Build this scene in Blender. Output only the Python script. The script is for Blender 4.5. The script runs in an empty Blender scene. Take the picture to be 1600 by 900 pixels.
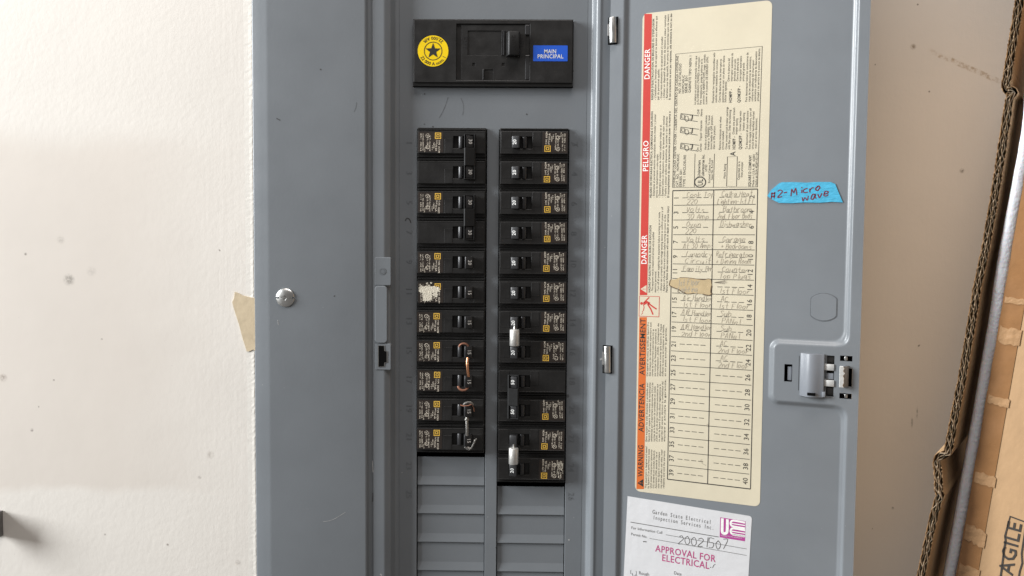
import bpy, bmesh, math, random
from mathutils import Vector, Matrix
random.seed(7)
sc = bpy.context.scene
col = sc.collection
# ------------------------------------------------------------------ camera
FPX = 1250.0
CAM = Vector((0.0, -0.68322, 1.5)); PIT, YAW, ROL = -0.05256, -0.01542, 0.00789
fw = Vector((math.sin(YAW)*math.cos(PIT), math.cos(YAW)*math.cos(PIT), math.sin(PIT)))
rt0 = Vector((math.cos(YAW), -math.sin(YAW), 0)); up0 = rt0.cross(fw)
rt = math.cos(ROL)*rt0 + math.sin(ROL)*up0; up = -math.sin(ROL)*rt0 + math.cos(ROL)*up0
cd = bpy.data.cameras.new('camera'); cam = bpy.data.objects.new('camera', cd); col.objects.link(cam)
m = Matrix((rt, up, -fw)).transposed().to_4x4(); m.translation = CAM; cam.matrix_world = m
cd.sensor_width = 36; cd.lens = 36*FPX/1600; cd.clip_start = .01; cd.clip_end = 50
sc.camera = cam
# ------------------------------------------------------------------ light: soft daylight from an opening on the left, room bounce
wd = bpy.data.worlds.new('World'); sc.world = wd; wd.use_nodes = True
wd.node_tree.nodes['Background'].inputs[0].default_value = (1, .945, .905, 1)
wd.node_tree.nodes['Background'].inputs[1].default_value = .19
def area(name, loc, target, sx, sy, power, colr):
    l = bpy.data.lights.new(name, 'AREA'); l.shape = 'RECTANGLE'; l.size = sx; l.size_y = sy
    l.energy = power; l.color = colr
    o = bpy.data.objects.new(name, l); col.objects.link(o); o.location = loc
    o.rotation_euler = (Vector(target)-Vector(loc)).to_track_quat('-Z', 'Y').to_euler(); return o
area('daylight_opening', (-2.6, -.74, 2.3), (.05, 0, 1.5), 1.0, 1.4, 165, (.955, .98, 1))
area('overhead_lamp', (.0, -.55, 2.75), (.05, 0, 1.5), .9, .4, 12, (1, .94, .905))
sc.view_settings.view_transform = 'Standard'; sc.view_settings.look = 'None'
sc.view_settings.exposure = 0; sc.view_settings.gamma = 1
sc.render.engine = 'CYCLES'
# ------------------------------------------------------------------ measuring helpers: a pixel of the photograph on a real plane
def ray(px, py): return (fw + rt*((px-800)/FPX) - up*((py-450)/FPX))
def on_y(px, py, Y):
    d = ray(px, py); k = (Y-CAM.y)/d.y; p = CAM+d*k; return p.x, p.z
YC = -.010                                     # cover face
HX, TH = .07011, .37753                        # hinge line and how far the door is swung
HP = Vector((HX, YC, 0)); DD = Vector((math.cos(TH), -math.sin(TH), 0)); DN = Vector((-math.sin(TH), -math.cos(TH), 0))
def on_door(px, py, off=0):                    # -> t along the door, z
    d = ray(px, py); P = HP+DN*off
    k = (P-CAM).dot(DN)/d.dot(DN); p = CAM+d*k; return (p-P).dot(DD), p.z
# ------------------------------------------------------------------ materials
def new_mat(name):
    mt = bpy.data.materials.new(name); mt.use_nodes = True
    return mt, mt.node_tree, mt.node_tree.nodes['Principled BSDF']
def nd(nt, t, **kw):
    n = nt.nodes.new(t)
    for k, v in kw.items():
        if k.startswith('i_'):
            key = k[2:]; key = int(key) if key.isdigit() else key
            n.inputs[key].default_value = v
        else: setattr(n, k, v)
    return n
def mat(name, c, rough=.5, metal=0, spec=.5, var=.0, vscale=60, bump=0, bscale=400, stretch=(1,1,1), rvar=0, bdist=.0005, coat=0, sss=0):
    mt, nt, b = new_mat(name); L = nt.links.new
    b.inputs['Base Color'].default_value = (*c, 1); b.inputs['Roughness'].default_value = rough
    b.inputs['Metallic'].default_value = metal; b.inputs['Specular IOR Level'].default_value = spec
    b.inputs['Coat Weight'].default_value = coat
    if sss: b.inputs['Subsurface Weight'].default_value = sss; b.inputs['Subsurface Scale'].default_value = .004
    tc = nd(nt, 'ShaderNodeTexCoord'); mp = nd(nt, 'ShaderNodeMapping'); mp.inputs['Scale'].default_value = stretch
    L(tc.outputs['Object'], mp.inputs[0])
    if var:
        n = nd(nt, 'ShaderNodeTexNoise', i_Scale=vscale, i_Detail=6.0, i_Roughness=.65); L(mp.outputs[0], n.inputs['Vector'])
        mx = nd(nt, 'ShaderNodeMapRange', i_1=.25, i_2=.75, i_3=1-var, i_4=1+var); L(n.outputs[0], mx.inputs[0])
        mm = nd(nt, 'ShaderNodeVectorMath', operation='SCALE'); mm.inputs[0].default_value = c; L(mx.outputs[0], mm.inputs['Scale'])
        L(mm.outputs[0], b.inputs['Base Color'])
    if rvar:
        n = nd(nt, 'ShaderNodeTexNoise', i_Scale=vscale*.7, i_Detail=5.0); L(mp.outputs[0], n.inputs['Vector'])
        mx = nd(nt, 'ShaderNodeMapRange', i_1=.3, i_2=.7, i_3=rough-rvar, i_4=rough+rvar); L(n.outputs[0], mx.inputs[0]); L(mx.outputs[0], b.inputs['Roughness'])
    if bump:
        n = nd(nt, 'ShaderNodeTexNoise', i_Scale=bscale, i_Detail=4.0); L(mp.outputs[0], n.inputs['Vector'])
        bp = nd(nt, 'ShaderNodeBump', i_Strength=bump, i_Distance=bdist); L(n.outputs[0], bp.inputs['Height']); L(bp.outputs[0], b.inputs['Normal'])
    return mt
def s2l(r, g, b): return tuple(((v/255)/12.92 if v/255 <= .04045 else ((v/255+.055)/1.055)**2.4) for v in (r, g, b))
def paint_mat(name, c):
    """grey enamel: orange peel, faint smears, tiny dark scuffs and a few pale dust flecks"""
    mt, nt, b = new_mat(name); L = nt.links.new
    tc = nd(nt, 'ShaderNodeTexCoord'); V = tc.outputs['Object']
    n1 = nd(nt, 'ShaderNodeTexNoise', i_Scale=9.0, i_Detail=5.0, i_Roughness=.6); L(V, n1.inputs['Vector'])
    r1 = nd(nt, 'ShaderNodeMapRange', i_1=.3, i_2=.7, i_3=.93, i_4=1.07); L(n1.outputs[0], r1.inputs[0])
    sv = nd(nt, 'ShaderNodeVectorMath', operation='SCALE'); sv.inputs[0].default_value = c; L(r1.outputs[0], sv.inputs['Scale'])
    n2 = nd(nt, 'ShaderNodeTexNoise', i_Scale=120.0, i_Detail=2.0); L(V, n2.inputs['Vector'])
    r2 = nd(nt, 'ShaderNodeMapRange', i_1=.775, i_2=.80, i_3=0.0, i_4=.75); L(n2.outputs[0], r2.inputs[0])
    mx = nd(nt, 'ShaderNodeMixRGB'); mx.inputs[2].default_value = (c[0]*.35, c[1]*.34, c[2]*.32, 1); L(r2.outputs[0], mx.inputs[0]); L(sv.outputs[0], mx.inputs[1])
    n3 = nd(nt, 'ShaderNodeTexNoise', i_Scale=420.0, i_Detail=1.0); L(V, n3.inputs['Vector'])
    r3 = nd(nt, 'ShaderNodeMapRange', i_1=.815, i_2=.84, i_3=0.0, i_4=.5); L(n3.outputs[0], r3.inputs[0])
    m3 = nd(nt, 'ShaderNodeMixRGB'); m3.inputs[2].default_value = (.55, .55, .53, 1); L(r3.outputs[0], m3.inputs[0]); L(mx.outputs[0], m3.inputs[1])
    L(m3.outputs[0], b.inputs['Base Color'])
    r4 = nd(nt, 'ShaderNodeMapRange', i_1=.3, i_2=.7, i_3=.29, i_4=.42); L(n1.outputs[0], r4.inputs[0]); L(r4.outputs[0], b.inputs['Roughness'])
    n5 = nd(nt, 'ShaderNodeTexNoise', i_Scale=420.0, i_Detail=2.0); L(V, n5.inputs['Vector'])
    n6 = nd(nt, 'ShaderNodeTexNoise', i_Scale=14.0, i_Detail=1.0); L(V, n6.inputs['Vector'])
    b1 = nd(nt, 'ShaderNodeBump', i_Strength=.10, i_Distance=.0004); L(n5.outputs[0], b1.inputs['Height'])
    b2 = nd(nt, 'ShaderNodeBump', i_Strength=.25, i_Distance=.0012); L(n6.outputs[0], b2.inputs['Height']); L(b1.outputs[0], b2.inputs['Normal'])
    L(b2.outputs[0], b.inputs['Normal'])
    return mt
WY = -.0072                                    # wall surface, the cover stands 2-3 mm proud of it
def wall_mat():
    mt, nt, b = new_mat('wall_paint'); L = nt.links.new
    tc = nd(nt, 'ShaderNodeTexCoord'); V = tc.outputs['Object']; sp = nd(nt, 'ShaderNodeSeparateXYZ'); L(V, sp.inputs[0])
    def mr(src, a, bb, c=0., d=1.):
        n = nd(nt, 'ShaderNodeMapRange', i_1=a, i_2=bb, i_3=c, i_4=d); n.interpolation_type = 'SMOOTHSTEP'; L(src, n.inputs[0]); return n.outputs[0]
    def mul(a, bb):
        n = nd(nt, 'ShaderNodeMath', operation='MULTIPLY'); L(a, n.inputs[0]); L(bb, n.inputs[1]); return n.outputs[0]
    def noise(sc_, det, st=(1,1,1), rough=.6):
        mp = nd(nt, 'ShaderNodeMapping'); mp.inputs['Scale'].default_value = st; L(V, mp.inputs[0])
        n = nd(nt, 'ShaderNodeTexNoise', i_Scale=sc_, i_Detail=det, i_Roughness=rough); L(mp.outputs[0], n.inputs['Vector']); return n.outputs[0]
    wob = noise(13, 4); 
    def wobbled(src, amp):
        a = nd(nt, 'ShaderNodeMath', operation='SUBTRACT'); L(wob, a.inputs[0]); a.inputs[1].default_value = .5
        c = nd(nt, 'ShaderNodeMath', operation='MULTIPLY_ADD'); L(a.outputs[0], c.inputs[0]); c.inputs[1].default_value = amp; L(src, c.inputs[2]); return c.outputs[0]
    xr, zt = on_y(262, 222, WY); _, zb = on_y(100, 766, WY)
    X, Z = wobbled(sp.outputs[0], .06), wobbled(sp.outputs[2], .024)
    patch = mul(mul(mr(X, xr+.075, xr-.060), mr(Z, zt+.018, zt-.014)), mr(Z, zb-.005, zb+.006))
    cm = nd(nt, 'ShaderNodeMixRGB'); cm.inputs[1].default_value = (*s2l(230, 225, 217), 1); cm.inputs[2].default_value = (*s2l(221, 213.5, 204), 1); L(patch, cm.inputs[0])
    # slow tint, then dirt specks
    tint = noise(5, 5); tr = nd(nt, 'ShaderNodeMapRange', i_1=.3, i_2=.7, i_3=.955, i_4=1.03); L(tint, tr.inputs[0])
    sv = nd(nt, 'ShaderNodeVectorMath', operation='SCALE'); L(cm.outputs[0], sv.inputs[0]); L(tr.outputs[0], sv.inputs['Scale'])
    last = sv.outputs[0]
    def over(fac, c):
        nonlocal last
        n = nd(nt, 'ShaderNodeMixRGB'); n.inputs[2].default_value = (*c, 1); L(fac, n.inputs[0]); L(last, n.inputs[1]); last = n.outputs[0]
    over(mr(noise(95, 2), .785, .81, 0, .7), (.22, .19, .16))
    over(mr(noise(38, 6), .68, .82, 0, .2), (.40, .35, .29))
    over(mr(noise(300, 1), .81, .84, 0, .6), (.25, .22, .19))
    grit = mr(noise(420, 4), .36, .58, .25, 1.)
    def spot(px, py, r, c, f, sx=1., sz=1., ang=0.):
        x, z = on_y(px, py, WY)
        mp = nd(nt, 'ShaderNodeMapping', vector_type='TEXTURE'); mp.inputs['Location'].default_value = (x, WY, z); mp.inputs['Rotation'].default_value = (0, ang, 0); mp.inputs['Scale'].default_value = (sx, 1, sz)
        L(V, mp.inputs[0]); ln = nd(nt, 'ShaderNodeVectorMath', operation='LENGTH'); L(mp.outputs[0], ln.inputs[0])
        over(mul(mr(ln.outputs['Value'], r*1.15, r*.15, 0, f), grit), c)
    spot(108, 437, .0055, (.22, .20, .17), .75); spot(143, 424, .005, (.4, .37, .33), .35)
    spot(95, 375, .004, (.35, .32, .28), .4); spot(5, 590, .004, (.25, .2, .16), .6); spot(50, 672, .0018, (.18, .15, .13), .8)
    spot(84, 594, .0011, (.15, .1, .08), .9); spot(343, 391, .0016, (.15, .13, .1), .9, 1, .5, .7); spot(40, 397, .0015, (.2, .17, .14), .8)
    spot(159, 530, .0011, (.2, .17, .14), .8); spot(164, 835, .0011, (.2, .17, .14), .8); spot(262, 851, .0014, (.2, .17, .14), .8); spot(372, 879, .003, (.4, .36, .32), .6)
    spot(329, 711, .004, (.4, .36, .31), .5); spot(312, 746, .002, (.3, .27, .24), .5)
    spot(1503, 267, .0024, (.14, .11, .08), .7); spot(1436, 540, .0017, (.05, .04, .03), .9, 1, .5, -.8); spot(1433, 645, .0012, (.06, .05, .04), .5, .7, 5); spot(1425, 660, .0016, (.08, .06, .05), .5, .7, 3.5)
    spot(1395, 794, .0014, (.06, .05, .04), .8); spot(1427, 73, .0028, (.2, .14, .08), .7); spot(1434, 7, .001, (.1, .08, .06), .9); spot(1452, 143, .001, (.1, .08, .06), .8)
    # brown glue streak at the upper right
    x0, z0 = on_y(1452, 79, WY); x1, z1 = on_y(1566, 129, WY); ang = math.atan2(-(z1-z0), x1-x0)
    mp = nd(nt, 'ShaderNodeMapping', vector_type='TEXTURE'); mp.inputs['Location'].default_value = ((x0+x1)/2, WY, (z0+z1)/2); mp.inputs['Rotation'].default_value = (0, ang, 0)
    L(V, mp.inputs[0]); s2 = nd(nt, 'ShaderNodeSeparateXYZ'); L(mp.outputs[0], s2.inputs[0])
    ab = nd(nt, 'ShaderNodeMath', operation='ABSOLUTE'); L(s2.outputs[0], ab.inputs[0]); az = nd(nt, 'ShaderNodeMath', operation='ABSOLUTE'); L(s2.outputs[2], az.inputs[0])
    streak = mul(mr(ab.outputs[0], .036, .022), mr(az.outputs[0], .0028, .0012)); over(mul(streak, mr(noise(230, 4),   .42, .66, .05, .75)), (.40, .29, .17))
    L(last, b.inputs['Base Color']); b.inputs['Roughness'].default_value = .62; b.inputs['Specular IOR Level'].default_value = .25
    # relief: roller stipple, brush strokes by the panel, smooth inside the patch
    inv = nd(nt, 'ShaderNodeMath', operation='SUBTRACT'); inv.inputs[0].default_value = 1.; L(patch, inv.inputs[1])
    amp = nd(nt, 'ShaderNodeMath', operation='MULTIPLY_ADD'); L(inv.outputs[0], amp.inputs[0]); amp.inputs[1].default_value = .85; amp.inputs[2].default_value = .15
    bx0, _ = on_y(300, 450, WY); bx1, _ = on_y(375, 450, WY)
    brush = mul(mr(sp.outputs[0], bx0-.02, bx1), noise(260, 3, (1, 1, .05)))
    h = nd(nt, 'ShaderNodeMath', operation='MULTIPLY_ADD'); L(brush, h.inputs[0]); h.inputs[1].default_value = .5; L(mul(noise(240, 5, (1, 1, .8), .65), amp.outputs[0]), h.inputs[2])
    h2 = nd(nt, 'ShaderNodeMath', operation='MULTIPLY_ADD'); L(noise(30, 5), h2.inputs[0]); h2.inputs[1].default_value = 1.3; L(h.outputs[0], h2.inputs[2])
    bp = nd(nt, 'ShaderNodeBump', i_Strength=.15, i_Distance=.0011); L(h2.outputs[0], bp.inputs['Height']); L(bp.outputs[0], b.inputs['Normal'])
    return mt
GREY = s2l(116, 120.5, 124.5)
M = {}
M['wall'] = wall_mat()
M['paint'] = paint_mat('grey_enamel', GREY)
M['caulk'] = mat('white_caulk', s2l(226, 222, 214), .7, bump=.2, bscale=300, bdist=.0006, var=.06, vscale=200)
M['scrap'] = mat('torn_masking_tape', s2l(205, 188, 158), .7, var=.10, vscale=90, bump=.5, bscale=150)
M['cavity'] = mat('painted_cavity_shade', (.004, .004, .004), .9, spec=.05)  # near-black colour stands in for the shade inside gaps and slots
M['black'] = mat('black_phenolic', (.011, .0105, .010), .46, var=.35, vscale=120, bump=.12, bscale=700, rvar=.08, spec=.45)
M['lever'] = mat('black_lever', (.019, .019, .020), .36, var=.25, vscale=200, bump=.10, bscale=500, spec=.55)
M['decal'] = mat('brown_black_decal', (.022, .015, .011), .5, var=.3, vscale=200)
M['tie_black'] = mat('black_handle_bar', (.010, .010, .010), .62, var=.3, vscale=200, bump=.2, bscale=500, spec=.3)
M['ink_cream'] = mat('cream_print', s2l(226, 216, 198), .6, var=.3, vscale=900)
M['ink_gold'] = mat('gold_print', s2l(232, 188, 76), .5, var=.15, vscale=700)
M['ink_white'] = mat('white_print', s2l(226, 226, 222), .5, var=.12, vscale=700)
M['residue'] = mat('paper_residue', s2l(215, 208, 190), .85, var=.25, vscale=500, bump=1, bscale=800)
M['zinc'] = mat('zinc_plated', (.66, .66, .64), .32, metal=1, bump=.15, bscale=300, rvar=.1, vscale=150)
M['zinc_matte'] = mat('satin_zinc', (.80, .80, .78), .52, metal=.85, bump=.2, bscale=400, var=.1, vscale=200)
M['alu'] = mat('dull_aluminium', (.62, .61, .58), .50, metal=.75, bump=.35, bscale=500, var=.12, vscale=300)
M['steel'] = mat('tarnished_steel', (.30, .29, .27), .45, metal=1, var=.3, vscale=400, bump=.3, bscale=900)
M['copper'] = mat('copper_wire', (.72, .36, .20), .34, metal=1, var=.2, vscale=300)
M['copper_dull'] = mat('brown_copper', (.30, .14, .09), .5, metal=.6, var=.2, vscale=300)
M['yellow'] = mat('yellow_sticker', s2l(240, 205, 22), .35, var=.04, vscale=90)
M['ink_black'] = mat('black_print', (.02, .018, .016), .55, var=.3, vscale=600)
M['blue'] = mat('blue_sticker', s2l(38, 90, 200), .35, var=.05, vscale=120)
M['cream'] = mat('aged_cream_label', s2l(199, 190, 167), .48, var=.075, vscale=16, bump=.25, bscale=60, bdist=.0006, rvar=.06)
M['red'] = mat('red_band', s2l(184, 52, 42), .5, var=.06, vscale=60)
M['orange'] = mat('orange_band', s2l(196, 98, 38), .5, var=.06, vscale=60)
M['pencil'] = mat('pencil_grey', s2l(162, 153, 135), .5, var=.25, vscale=600)
M['oldtape'] = mat('yellowed_tape', s2l(180, 160, 124), .4, var=.12, vscale=90, bump=.4, bscale=130)
M['tapeedge'] = mat('dark_tape_edge', s2l(92, 74, 54), .7, var=.3, vscale=400)
M['white_paper'] = mat('white_sticker_paper', s2l(200, 200, 201), .5, var=.03, vscale=40, bump=.55, bscale=70, bdist=.0009)
M['magenta'] = mat('magenta_print', s2l(164, 62, 134), .55, var=.1, vscale=300)
M['pink'] = mat('pink_red_print', s2l(170, 68, 116), .55, var=.12, vscale=300)
M['typed'] = mat('typed_grey', s2l(88, 86, 84), .6, var=.2, vscale=700)
M['bluetape'] = mat('blue_masking_tape', s2l(64, 160, 194), .6, var=.14, vscale=130, bump=.9, bscale=220, stretch=(1, 1, 2.5))
M['marker'] = mat('maroon_marker', s2l(104, 34, 52), .5, var=.2, vscale=300)
M['stamp_shade'] = paint_mat('grey_enamel_shaded', tuple(v*.86 for v in GREY))  # enamel darkened to paint in the shade of pressed relief
M['latch'] = mat('grey_latch_plastic', s2l(124, 128, 134), .42, var=.04, vscale=60, bump=.06, bscale=300)
M['card'] = mat('kraft_cardboard', s2l(176, 143, 106), .8, var=.10, vscale=70, bump=.35, bscale=260, stretch=(1, 1, .5), bdist=.0008)
M['card_dark'] = mat('brown_board_liner', s2l(170, 140, 104), .85, var=.08, vscale=40, bump=.3, bscale=120)
M['card_edge'] = mat('paper_flute', s2l(222, 203, 176), .85, var=.12, vscale=300)
M['pack_tape'] = mat('brown_packing_tape', s2l(148, 108, 70), .3, var=.12, vscale=60, bump=.4, bscale=110, bdist=.001, rvar=.1)
M['pack_tape_pale'] = mat('wrinkled_clear_tape', s2l(171, 135, 98), .30, var=.14, vscale=110, bump=.9, bscale=160, bdist=.0014)
M['foam'] = mat('white_foam', s2l(226, 227, 232), .85, var=.05, vscale=300, bump=.5, bscale=500, bdist=.001, spec=.1, sss=.2)
M['print_box'] = mat('box_print', (.045, .038, .032), .7, var=.4, vscale=350)
M['bracket'] = mat('grey_bracket', (.16, .155, .15), .5, metal=.4, var=.2, vscale=100)
# ------------------------------------------------------------------ mesh helper
class MB:
    def __init__(s): s.v = []; s.f = []
    def add(s, vs, fs):
        b = len(s.v); s.v += [tuple(q) for q in vs]; s.f += [tuple(b+i for i in q) for q in fs]; return s
    def box(s, x0, x1, y0, y1, z0, z1):
        return s.add([(x0,y0,z0),(x1,y0,z0),(x1,y1,z0),(x0,y1,z0),(x0,y0,z1),(x1,y0,z1),(x1,y1,z1),(x0,y1,z1)],
              [(0,3,2,1),(4,5,6,7),(0,1,5,4),(1,2,6,5),(2,3,7,6),(3,0,4,7)])
    def prism(s, poly, z0, z1):                # (x,y) section swept along z
        n = len(poly)
        return s.add([(x,y,z0) for x,y in poly]+[(x,y,z1) for x,y in poly],
              [tuple(range(n-1,-1,-1)), tuple(range(n,2*n))]+[(i,(i+1)%n,n+(i+1)%n,n+i) for i in range(n)])
    def slab(s, poly, y0, y1):                 # (x,z) outline, front y0 to back y1
        n = len(poly)
        return s.add([(x,y0,z) for x,z in poly]+[(x,y1,z) for x,z in poly],
              [tuple(range(n)), tuple(range(2*n-1,n-1,-1))]+[(i,n+i,n+(i+1)%n,(i+1)%n) for i in range(n)])
    def plate(s, xs, zs, holes, y0, y1):       # sheet with rectangular openings, walls round each opening and the rim
        xs = sorted(set(xs+[h[0] for h in holes]+[h[1] for h in holes])); zs = sorted(set(zs+[h[2] for h in holes]+[h[3] for h in holes]))
        idx = {}
        def vi(i, j, k):
            if (i,j,k) not in idx: idx[i,j,k] = len(s.v); s.v.append((xs[i], (y0,y1)[k], zs[j]))
            return idx[i,j,k]
        nx, nz = len(xs)-1, len(zs)-1
        def solid(i, j):
            if not (0 <= i < nx and 0 <= j < nz): return False
            cx, cz = (xs[i]+xs[i+1])/2, (zs[j]+zs[j+1])/2
            return not any(h[0] < cx < h[1] and h[2] < cz < h[3] for h in holes)
        for i in range(nx):
            for j in range(nz):
                if not solid(i, j): continue
                s.f.append((vi(i,j,0), vi(i+1,j,0), vi(i+1,j+1,0), vi(i,j+1,0)))
                s.f.append((vi(i,j,1), vi(i,j+1,1), vi(i+1,j+1,1), vi(i+1,j,1)))
                for a, b, di, dj in (((i,j),(i+1,j),0,-1), ((i+1,j),(i+1,j+1),1,0), ((i+1,j+1),(i,j+1),0,1), ((i,j+1),(i,j),-1,0)):
                    if not solid(i+di, j+dj): s.f.append((vi(*b,0), vi(*a,0), vi(*a,1), vi(*b,1)))
        return s
    def tube(s, pts, r, n=8, cap=True):
        pts = [Vector(p) for p in pts]; rr = r if isinstance(r, (list, tuple)) else [r]*len(pts)
        b = len(s.v); ref = Vector((.13, .97, .21))
        for i, p in enumerate(pts):
            t = (pts[min(i+1, len(pts)-1)]-pts[max(i-1, 0)]).normalized(); a = t.cross(ref).normalized(); c = t.cross(a)
            for k in range(n):
                q = p+(a*math.cos(2*math.pi*k/n)+c*math.sin(2*math.pi*k/n))*rr[i]; s.v.append(tuple(q))
        for i in range(len(pts)-1):
            for k in range(n): s.f.append((b+i*n+k, b+i*n+(k+1)%n, b+(i+1)*n+(k+1)%n, b+(i+1)*n+k))
        if cap: s.f.append(tuple(b+k for k in range(n-1,-1,-1))); s.f.append(tuple(b+(len(pts)-1)*n+k for k in range(n)))
        return s
    def flat(s, poly, fn):                      # flat polygon through a 2D->3D map
        return s.add([fn(*p) for p in poly], [tuple(range(len(poly)))])
    def ribbon(s, pts, w, fn, closed=False):
        n = len(pts); vs = []
        for i, (x, y) in enumerate(pts):
            if closed: a, c = pts[i-1], pts[(i+1)%n]
            else: a, c = pts[max(i-1,0)], pts[min(i+1,n-1)]
            dx, dy = c[0]-a[0], c[1]-a[1]; l = math.hypot(dx, dy) or 1; nx, ny = -dy/l*w/2, dx/l*w/2
            vs += [fn(x-nx, y-ny), fn(x+nx, y+ny)]
        fs = [(2*i, 2*i+2, 2*i+3, 2*i+1) for i in range(n-1)]
        if closed: fs.append((2*n-2, 0, 1, 2*n-1))
        return s.add(vs, fs)
    def mesh(s, name, bevel=0, seg=2, smooth=False, ang=30):
        me = bpy.data.meshes.new(name); bm = bmesh.new()
        vv = [bm.verts.new(p) for p in s.v]
        for f in s.f:
            try: bm.faces.new([vv[i] for i in f])
            except ValueError: pass
        if bevel:
            bm.normal_update()
            ed = [e for e in bm.edges if len(e.link_faces) == 2 and e.calc_face_angle(0) > math.radians(ang)]
            bmesh.ops.bevel(bm, geom=ed, offset=bevel, segments=seg, profile=.5, affect='EDGES', clamp_overlap=True)
        bm.to_mesh(me); bm.free()
        if smooth:
            me.polygons.foreach_set('use_smooth', [True]*len(me.polygons))
            try: me.set_sharp_from_angle(angle=math.radians(38))
            except Exception: pass
        return me
    def build(s, name, m, parent=None, bevel=0, seg=2, smooth=False):
        return link(name, s.mesh(name, bevel, seg, smooth), m, parent)
def link(name, me, m, parent=None):
    if not me.materials: me.materials.append(M[m] if isinstance(m, str) else m)
    o = bpy.data.objects.new(name, me); col.objects.link(o)
    if parent: o.parent = parent
    return o
def tag(o, label=None, cat=None, group=None, kind=None):
    for k, v in (('label', label), ('category', cat), ('group', group), ('kind', kind)):
        if v: o[k] = v
    return o
def empty(name, loc, rot=(0,0,0)):
    o = bpy.data.objects.new(name, None); o.empty_display_size = .02; col.objects.link(o); o.location = loc; o.rotation_euler = rot; return o
def local_to(parent_loc):                       # world points -> coordinates of an unrotated parent
    return lambda x, y, z: (x-parent_loc[0], y-parent_loc[1], z-parent_loc[2])
# ------------------------------------------------------------------ lettering: glyph outlines of the built-in font
CHARS = "ABCDEFGHIJKLMNOPQRSTUVWXYZabcdefghijklmnopqrstuvwxyz0123456789.,:;-/()'!#+"
GL = {}
def make_glyphs():
    tmp = []
    for w, off in (('r', 0), ('b', .011), ('t', -.006)):
        for ch in CHARS:
            for s_ in (ch, 'H'+ch+'H', 'HH'):
                if s_ == 'HH' and ch != 'A': continue
                c = bpy.data.curves.new('glyph', 'FONT'); c.body = s_; c.size = 1; c.offset = off; c.resolution_u = 2; c.fill_mode = 'FRONT'
                o = bpy.data.objects.new('glyph', c); col.objects.link(o); tmp.append((w, ch, s_, o))
    bpy.context.view_layer.update(); dg = bpy.context.evaluated_depsgraph_get()
    wid = {}
    for w, ch, s_, o in tmp:
        me = bpy.data.meshes.new_from_object(o.evaluated_get(dg))
        xs = [v.co.x for v in me.vertices] or [0, 0]
        if s_ == 'HH': wid[w] = max(xs)-min(xs)
        elif s_ == ch: GL[w, ch] = [[(v.co.x, v.co.y) for v in me.vertices], [tuple(p.vertices) for p in me.polygons], 0]
        else: wid[w, ch] = max(xs)-min(xs)
        bpy.data.meshes.remove(me)
    for w, ch, s_, o in tmp:
        c = o.data
        bpy.data.objects.remove(o); bpy.data.curves.remove(c)
    for k in GL: GL[k][2] = wid[k]-wid[k[0]]+(.035 if k[0] == 'b' else .01)
make_glyphs()
CAP = max(p[1] for p in GL['r', 'H'][0])
def tw(s_, w='r', track=0): return sum((GL[w, c][2] if (w, c) in GL else .30)+track for c in s_)
def put(mb, s_, fn, w='r', track=0, mono=0):    # lays s_ out in font units through fn(x,y)
    x = 0
    for c in s_:
        if (w, c) in GL:
            v, f, a = GL[w, c]; dx = (mono-a)/2 if mono else 0
            mb.add([fn(x+dx+p[0], p[1]) for p in v], f)
        else: a = .30
        x += (mono or a)+track
def text_line(mb, s_, p0, p1, h, fn, w='r', mono=0):
    """cap height h, baseline from p0 to p1 (2D), stretched to fill it"""
    L_ = math.hypot(p1[0]-p0[0], p1[1]-p0[1]); ux, uy = (p1[0]-p0[0])/L_, (p1[1]-p0[1])/L_
    n = len(s_)*mono if mono else tw(s_, w)
    sx = L_/n; sy = h/CAP
    put(mb, s_, lambda x, y: fn(p0[0]+ux*x*sx-uy*y*sy, p0[1]+uy*x*sx+ux*y*sy), w, 0, mono)
# handwriting: single strokes, pairs of digits x y (baseline 2, x-height 6, capitals 9)
HW = {'a':"54 46 26 14 13 22 32 44 56 53 62",'b':"19 12;14 26 46 54 53 42 22 13",'c':"56 36 15 13 32 52",'d':"54 46 26 14 13 22 42 54;59 52",
'e':"14 44 55 46 26 14 13 22 42 53",'f':"58 49 39 28 22;16 46",'g':"54 46 26 14 13 23 43 55 51 40 20",'h':"19 12;14 36 46 55 52",'i':"36 32;38 39",
'k':"19 12;56 14 52",'l':"39 33 42",'m':"06 02;04 16 26 35 32;34 46 56 65 62",'n':"16 12;14 36 46 55 52",'o':"36 15 13 32 43 54 46 26",'p':"16 10;14 26 46 54 43 23 13",
'r':"16 12;14 36 56",'s':"56 36 25 44 53 42 12",'t':"39 33 42 52;16 56",'u':"16 13 32 43 56 52",'v':"16 32 56",'w':"06 12 35 52 66",'y':"16 34;56 30 10",
'A':"12 39 52;14 44",'B':"19 12;19 49 57 16 56 53 42 12",'C':"58 39 17 14 32 53",'D':"19 12;19 49 56 53 12",'E':"59 19 12 52;16 46",'F':"19 12;19 59;16 46",'G':"58 39 17 14 32 54 55 35",
'H':"19 12;59 52;16 56",'I':"39 32",'L':"29 12 52",'M':"02 19 35 59 62",'N':"12 19 52 59",'O':"39 17 14 32 54 57 39",'P':"19 12;19 49 57 46 16",'R':"19 12;19 49 57 46 16;36 52",
'S':"58 39 18 26 45 53 32 12",'T':"19 59;39 32",'V':"19 32 59",'0':"39 17 14 32 54 57 39",'1':"39 32",'2':"18 39 58 56 12 52",'3':"18 39 58 36 54 42 12",'5':"59 19 16 46 54 42 12",
'7':"19 59 22",'#':"28 12;58 42;17 57;14 54",'-':"15 45",'+':"15 55;37 33",'.':"32 33"}
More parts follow.
